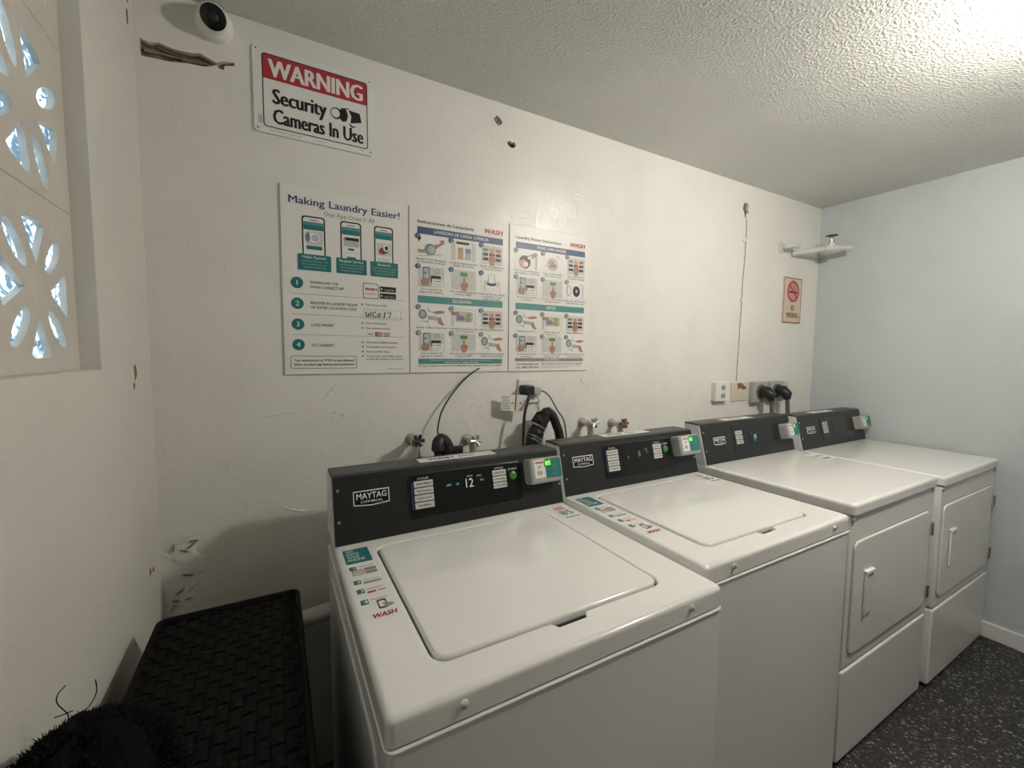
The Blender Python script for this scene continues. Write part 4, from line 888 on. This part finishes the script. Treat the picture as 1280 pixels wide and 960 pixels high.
# hose valves
def valve(x, z, label, handle, facing=1):
    t = thing('water_valve', label, 'valve', (x, 0, z-0.02), 'hose valves behind the washers')
    build('valve_body', t, lambda b: (b.lathe((x, 0.0, z), (0, -1, 0), [(0, 0.022), (0.004, 0.022), (0.006, 0.012), (0.045, 0.012), (0.048, 0.017), (0.066, 0.017), (0.070, 0.011)], 'brass', 16), b.tube([(x, -0.055, z), (x, -0.062, z-0.03), (x, -0.064, z-0.05)], 0.013, 'brass', 12)))
    def hd(b):
        b.lathe((x, -0.068, z+0.004), (0, -1, 0.3), [(0, 0.006), (0.02, 0.006)], 'brass', 10)
        for k in range(6):
            a = k*math.pi/3; b.tube([(x, -0.088, z+0.010), (x+0.021*math.cos(a), -0.088+0.004*math.sin(a), z+0.010+0.021*math.sin(a))], [0.005, 0.007], handle, 8)
    build('valve_handle', t, hd)
    build('hose_coupling', t, lambda b: b.lathe((x, -0.064, z-0.045), (0, 0, -1), [(0, 0.016), (0.022, 0.017), (0.024, 0.012)], 'steel', 12))
valve(0.712, 1.094, 'dark water valve left of the black cable lump', 'black_rubber')
valve(0.925, 1.074, 'tarnished water valve just right of the black cable lump', 'steel')
valve(1.478, 1.100, 'silver water valve behind the second washer, left one', 'steel')
valve(1.650, 1.085, 'rusty red water valve behind the second washer, right one', 'rust')
t = thing('cable_bundle', 'black taped cable lump rising behind the first washer', 'cable', (0.755, -0.1, 0.95))
build('bundle', t, lambda b: b.tube(smooth_path([(0.768, -0.11, 0.95), (0.773, -0.11, 1.06), (0.782, -0.10, 1.098), (0.806, -0.09, 1.085), (0.816, -0.09, 1.04), (0.818, -0.09, 0.95)]), [0.012]*9 + [0.022]*9 + [0.026]*9 + [0.027]*14, 'black_rubber', 12))
build('stub_cap', t, lambda b: b.lathe((0.818, -0.10, 1.062), (1, -0.3, 0), [(0, 0.016), (0.045, 0.016), (0.048, 0.012)], 'black_rubber', 12))
o = B(); o.tube(smooth_path([(0.975, -0.008, 1.345), (0.93, -0.012, 1.318), (0.885, -0.016, 1.278), (0.845, -0.025, 1.235), (0.810, -0.040, 1.185), (0.792, -0.055, 1.130), (0.784, -0.085, 1.122)]), 0.0030, 'black_rubber', 8)
tag(obj('thin_cable', o), 'thin black cable curving from the Spanish poster to the cable lump', 'cable')

# drain standpipe and arched hose
t = thing('drain_hose', 'black drain hose arching into a clamped standpipe behind the washers', 'hose', (1.16, -0.08, 0.9))
build('standpipe', t, lambda b: b.tube(smooth_path([(1.172, -0.08, 0.90), (1.176, -0.08, 1.04), (1.190, -0.08, 1.095), (1.212, -0.08, 1.130)]), [0.034]*9 + [0.033]*8 + [0.029]*8, 'black_rubber', 16))
build('taped_joint', t, lambda b: (b.tube([(1.196, -0.08, 1.120), (1.222, -0.08, 1.155)], 0.032, 'black_matte', 12), b.lathe((1.188, -0.10, 1.140), (-0.4, -0.5, 0.5), [(0, 0.014), (0.024, 0.014), (0.026, 0.009)], 'black_rubber', 10)))
for k, (px, pz, rr) in enumerate(((1.178, 1.060, .0345), (1.181, 1.072, .034), (1.198, 1.112, .032))):
    build('hose_clamp', t, lambda b: b.tube([(px, -0.08, pz), (px+0.0035, -0.08, pz+0.0055)], rr, 'steel', 18))
build('hose', t, lambda b: b.tube(smooth_path([(1.212, -0.08, 1.142), (1.236, -0.08, 1.168), (1.262, -0.08, 1.158), (1.285, -0.08, 1.115), (1.300, -0.085, 1.06), (1.308, -0.09, 0.90)]), 0.0185, 'black_rubber', 14))
build('tape_wrap', t, lambda b: b.tube([(1.222, -0.08, 1.156), (1.236, -0.08, 1.1665), (1.250, -0.08, 1.167)], 0.0225, 'black_matte', 12))

# outlet above the washers with plugs, cord and hanging card
t = thing('wall_outlet', 'white wall outlet with black plug and cord above the drain hose', 'outlet', (1.2, 0, 1.2))
build('cover_plate', t, lambda b: b.rbox(BACK, 1.148, 1.252, 1.200, 1.300, 0, 0.010, 0.005, 0.003, 'white_plastic'))
t = build('plug', t, lambda b: b.rbox(BACK, 1.150, 1.200, 1.238, 1.276, 0.010, 0.052, 0.010, 0.006, 'black_rubber'), label='black plug')
build('cord', t, lambda b: b.tube(smooth_path([(1.172, -0.050, 1.245), (1.158, -0.066, 1.215), (1.138, -0.078, 1.175), (1.128, -0.085, 1.10), (1.112, -0.11, 0.90)]), 0.0058, 'black_rubber', 8))
t = thing('power_adapter', 'grey plug with thin cord trailing along the drain hose', 'plug', (1.21, -0.03, 1.1))
build('plug', t, lambda b: b.rbox(BACK, 1.203, 1.238, 1.234, 1.268, 0.010, 0.040, 0.006, 0.005, 'grey_plastic'))
build('cord', t, lambda b: b.tube(smooth_path([(1.232, -0.035, 1.252), (1.255, -0.04, 1.246), (1.276, -0.05, 1.222), (1.298, -0.065, 1.175), (1.322, -0.09, 1.110), (1.330, -0.10, 0.92)]), 0.0032, 'dark_grey', 8))
TF = Frame((1.055, -0.034, 1.182), (1, -0.22, -0.05), (0, 0, 1), (-0.22, -1, 0))
t = thing('hanging_card', 'small printed card with red stripe hanging under the outlet', 'card', (1.11, -0.04, 1.18))
build('card', t, lambda b: b.prism(TF, [(0, 0), (0.112, -0.004), (0.116, 0.060), (0.002, 0.064)], 0, 0.0008, 'paper'))
build('card_stripe', t, lambda b: b.prism(TF, [(0.056, -0.001), (0.0605, -0.001), (0.064, 0.062), (0.059, 0.062)], 0.0008, 0.0014, 'print_brownred'), 0)
build('card_print', t, lambda b: [b.prism(TF, [(0.004, 0.006+i*.0075), (0.038-.004*(i % 3), 0.006+i*.0075), (0.038-.004*(i % 3), 0.010+i*.0075), (0.004, 0.010+i*.0075)], 0.0008, 0.0013, 'print_midgrey') for i in range(7)], 0, kind='stuff')
build('card_mark', t, lambda b: b.prism(TF, [(0.042, .026), (.052, .026), (.052, .031), (.042, .031)], .0008, .0013, 'print_slate'), 0)
build('card_emblem', t, lambda b: b.prism(TF, ellipse(.082, .030, .007, .006, 10), .0008, .0013, 'print_midgrey'), 0)

# low pipe by the hamper
t = thing('wall_pipe', 'light grey pipe low on the wall beside the hamper', 'pipe', (0.6, -0.09, 0.55))
build('pipe', t, lambda b: b.tube([(0.20, -0.075, 0.565), (0.30, -0.075, 0.575), (0.75, -0.075, 0.60), (1.40, -0.075, 0.62)], 0.026, 'pipe', 16))
for px in (0.33, 1.0): build('pipe_strap', t, lambda b: b.tube([(px, -0.075, 0.577+(px-.33)*.05), (px+0.02, -0.075, 0.578+(px-.33)*.05)], 0.0285, 'steel', 16))

# ------------------------------------------------------------------ plaster damage on the walls
def flakes(parent, region, n, sz, fr=BACK, m='wall_warm', seed=1):
    rnd = random.Random(seed)
    for _ in range(n):
        a = rnd.uniform(region[0], region[1]); c = rnd.uniform(region[2], region[3]); k = rnd.randint(5, 8); r = sz*rnd.uniform(.4, 1); ang = rnd.uniform(0, 6)
        pts = [(a + r*rnd.uniform(.6, 1.2)*math.cos(ang+2*math.pi*i/k), c + r*rnd.uniform(.4, .9)*math.sin(ang+2*math.pi*i/k)) for i in range(k)]
        lift = rnd.uniform(.15, .5)*r
        b = B(); b.loft([[fr(p[0], p[1], -0.001) for p in pts], [fr(p[0], p[1], 0.0008 + lift*max(0, (p[1]-c)/r)) for p in pts]], m); obj('paint_flake', b, parent, 0)
# scarred strip of render low on the back wall by the corner
b = B(); rnd = random.Random(5); n, k = 26, 8; V = []
for i in range(n+1):
    for j in range(k+1):
        z = 0.60 + 0.275*i/n; xc = 0.048 + 0.016*math.sin(i*.45) + 0.012*i/n; hw = 0.040 + 0.008*math.sin(i*1.7)
        e = 1 - abs(2*j/k-1); V.append((xc + hw*(2*j/k-1), -(0.008*min(1, e*2)*rnd.uniform(.25, 1.0)) + 0.001, z))
b.add(V, [[i*(k+1)+j, (i+1)*(k+1)+j, (i+1)*(k+1)+j+1, i*(k+1)+j+1] for i in range(n) for j in range(k)], 'wall_warm')
obj('scarred_render', b, wall_back, 25)
for (px, pz, l_, a_) in ((0.070, 0.845, .016, .5), (0.055, 0.832, .012, -.6), (0.060, 0.760, .014, -.3), (0.040, 0.715, .013, .5), (0.030, 0.690, .010, -.4), (0.022, 0.672, .010, .9), (0.078, 0.858, .010, -.2), (0.030, 0.845, .012, 1.3), (0.058, 0.690, .009, .1)):
    c_, s_ = math.cos(a_), math.sin(a_)
    build('render_crack', wall_back, lambda b: b.prism(BACK, [(px + u*l_*c_ - v*l_*s_, pz + u*l_*s_ + v*l_*c_) for u, v in ((-1, -.05), (-.4, -.22), (.2, -.10), (1, .06), (.3, .12), (-.3, .05))], 0.002, 0.0085, 'pit'), 0)
flakes(wall_back, (0.01, 0.10, 0.62, 0.88), 14, 0.010, seed=3)
flakes(wall_back, (0.42, 0.62, 1.16, 1.26), 5, 0.012, seed=4); flakes(wall_back, (0.84, 1.02, 1.10, 1.22), 5, 0.010, seed=6); flakes(wall_back, (1.40, 1.60, 1.14, 1.26), 6, 0.010, seed=8)
for (py, pz, ry, rz) in ((-0.052, 2.225, .006, .020), (-0.040, 2.27, .006, .010), (-0.150, 1.350, .010, .022), (-0.165, 1.318, .006, .012), (-0.115, 0.835, .007, .010), (-0.085, 0.83, .007, .008)):
    pts = [(py + ry*random.uniform(.5, 1.2)*math.cos(i*.8), pz + rz*random.uniform(.5, 1.2)*math.sin(i*.8)) for i in range(8)]
    build('paint_chip', wall_left, lambda b: b.prism(LEFT, pts, -0.0005, 0.0012, 'rust'), 0)
# raised ridges of old paint and filler
for pts, rr in ((((0.205, 1.203), (0.25, 1.204), (0.285, 1.206), (0.322, 1.215), (0.345, 1.214), (0.362, 1.206)), .0035), (((0.300, 1.075), (0.33, 1.055)), .003), (((0.215, 1.055), (0.225, 1.045), (0.232, 1.040)), .003), (((0.290, 0.925), (0.325, 0.905), (0.365, 0.892), (0.41, 0.896)), .004), (((0.478, 1.311), (0.462, 1.290), (0.440, 1.262), (0.420, 1.240)), .005),
                ((( 1.462, 1.305), (1.475, 1.290), (1.482, 1.272)), .004), (((0.960, 1.180), (0.985, 1.165), (1.005, 1.150)), .003), (((1.70, 1.275), (1.725, 1.268), (1.745, 1.270)), .003), (((0.255, 1.125), (0.31, 1.118)), .002)):
    pa = smooth_path([(x, 0.0005, z) for x, z in pts], 5); n_ = len(pa)
    build('paint_ridge', wall_back, lambda b: b.tube(pa, [rr*max(.15, math.sin(math.pi*i/(n_-1)))*(.8+.4*math.sin(i*2.3)) for i in range(n_)], 'wall_warm', 8))
# faint seam where the old outlet box was filled on the ceiling joint
b = B(); b.tube(smooth_path([(1.70, -0.22, H-0.0005), (1.78, -0.17, H-0.0005), (1.88, -0.05, H-0.0005), (1.95, -0.01, H-0.0005)]), 0.0016, 'ceiling', 5); obj('tape_seam', b, ceiling)

# ------------------------------------------------------------------ woven hamper
hx0, hx1, hy0, hy1, hz = 0.046, 0.334, -1.10, -0.298, 0.788
t = thing('woven_hamper', 'tall black woven hamper standing between the beige wall and washer', 'hamper', ((hx0+hx1)/2, (hy0+hy1)/2, 0))
build('hamper_body', t, lambda b: b.rbox(GROUND, hx0+0.008, hx1-0.008, hy0+0.008, hy1-0.008, 0.0, hz-0.006, 0.012, 0.004, 'wicker'))
def weave(b, na, nb, P, amp=0.0035):
    """over-under strips; P(u, v, c) maps the unit square to the surface"""
    def strip(i, n, other, flip):
        w = 0.43/n; c = (i+.5)/n; V = []; st = other*2
        for k in range(st+1):
            s = k/st; hgt = amp*math.cos(math.pi*(s*other-.5))*(1 if i % 2 else -1)*flip
            for d in (-w, w): V.append(P(c+d, s, hgt) if flip > 0 else P(s, c+d, hgt))
        b.add(V, [[2*k, 2*k+1, 2*k+3, 2*k+2] for k in range(st)], 'wicker')
    for i in range(na): strip(i, na, nb, 1)
    for i in range(nb): strip(i, nb, na, -1)
build('woven_lid', t, lambda b: weave(b, 14, 36, lambda u, v, c: (hx0+(hx1-hx0)*u, hy0+(hy1-hy0)*v, hz+c)), 0)
build('woven_side', t, lambda b: weave(b, 36, 24, lambda u, v, c: (hx1+c-.004, hy0+(hy1-hy0)*u, 0.02+(hz-.02)*v)), 0)
build('woven_front', t, lambda b: weave(b, 14, 24, lambda u, v, c: (hx0+(hx1-hx0)*u, hy0-c+.004, 0.02+(hz-.02)*v)), 0)
rim = [(a, c, hz) for a, c in rrect(hx0+.006, hx1-.006, hy0+.006, hy1-.006, 0.014)]
build('braided_rim', t, lambda b: [b.tube([Vector(p) + Vector((0, 0, 0.004*s)) for p in rim + rim[:1]], 0.0065, 'wicker', 6) for s in (-1, 1)])

# ------------------------------------------------------------------ black shaggy bundle on the hamper
t = thing('shaggy_bundle', 'black shaggy fluffy bundle lying on the woven hamper, strands sticking out', 'bundle', (0.10, -0.86, hz))
rnd = random.Random(11); bc = Vector((0.085, -0.850, 0.825)); rad = Vector((0.095, 0.125, 0.137))
def lump(b):
    n, m = 20, 28; V = []
    for i in range(n+1):
        th = math.pi*i/n
        for j in range(m):
            ph = 2*math.pi*j/m; k = 1 + 0.06*math.sin(3*ph+th*4) + rnd.uniform(-.03, .03)
            p = bc + Vector((rad.x*math.sin(th)*math.cos(ph)*k, rad.y*math.sin(th)*math.sin(ph)*k, rad.z*math.cos(th)*k)); p.z = max(p.z, hz+0.014); p.x = max(p.x, 0.008); V.append(p)
    b.add(V, [[i*m+j, i*m+(j+1) % m, (i+1)*m+(j+1) % m, (i+1)*m+j] for i in range(n) for j in range(m)], 'fluff')
build('bundle_core', t, lump, 60)
def pile(b):
    for _ in range(14000):
        th = math.acos(rnd.uniform(-.35, 1)); ph = rnd.uniform(0, 6.283)
        d = Vector((math.sin(th)*math.cos(ph), math.sin(th)*math.sin(ph), math.cos(th))); p = bc + Vector((rad.x*d.x, rad.y*d.y, rad.z*d.z))
        l = rnd.uniform(.004, .010); q = p + d*l + Vector((rnd.uniform(-1, 1), rnd.uniform(-1, 1), rnd.uniform(-1, .6)))*l*.6; s = d.orthogonal().normalized()*0.0008
        if min(p.x, q.x) < 0.004 or min(p.z, q.z) < hz + 0.014: continue
        mid = (p+q)/2 + Vector((rnd.uniform(-1, 1), rnd.uniform(-1, 1), rnd.uniform(-1, 1)))*l*.2
        b.add([p-s, p+s, mid+s*.8, mid-s*.8, q], [[0, 1, 2, 3], [3, 2, 4]], 'fluff_hair')
build('shaggy_pile', t, pile, 0, kind='stuff')
for pts in (((0.050, -0.765, 0.925), (0.045, -0.745, 0.925), (0.036, -0.745, 0.944), (0.036, -0.743, 0.955), (0.043, -0.740, 0.963)), ((0.036, -0.755, 0.933), (0.041, -0.745, 0.927), (0.050, -0.745, 0.929)),
            ((0.052, -0.760, 0.915), (0.052, -0.745, 0.919), (0.066, -0.745, 0.929), (0.073, -0.743, 0.944), (0.072, -0.740, 0.960))):
    build('loose_strand', t, lambda b: b.tube(smooth_path(pts), 0.0007, 'fluff_hair', 5))
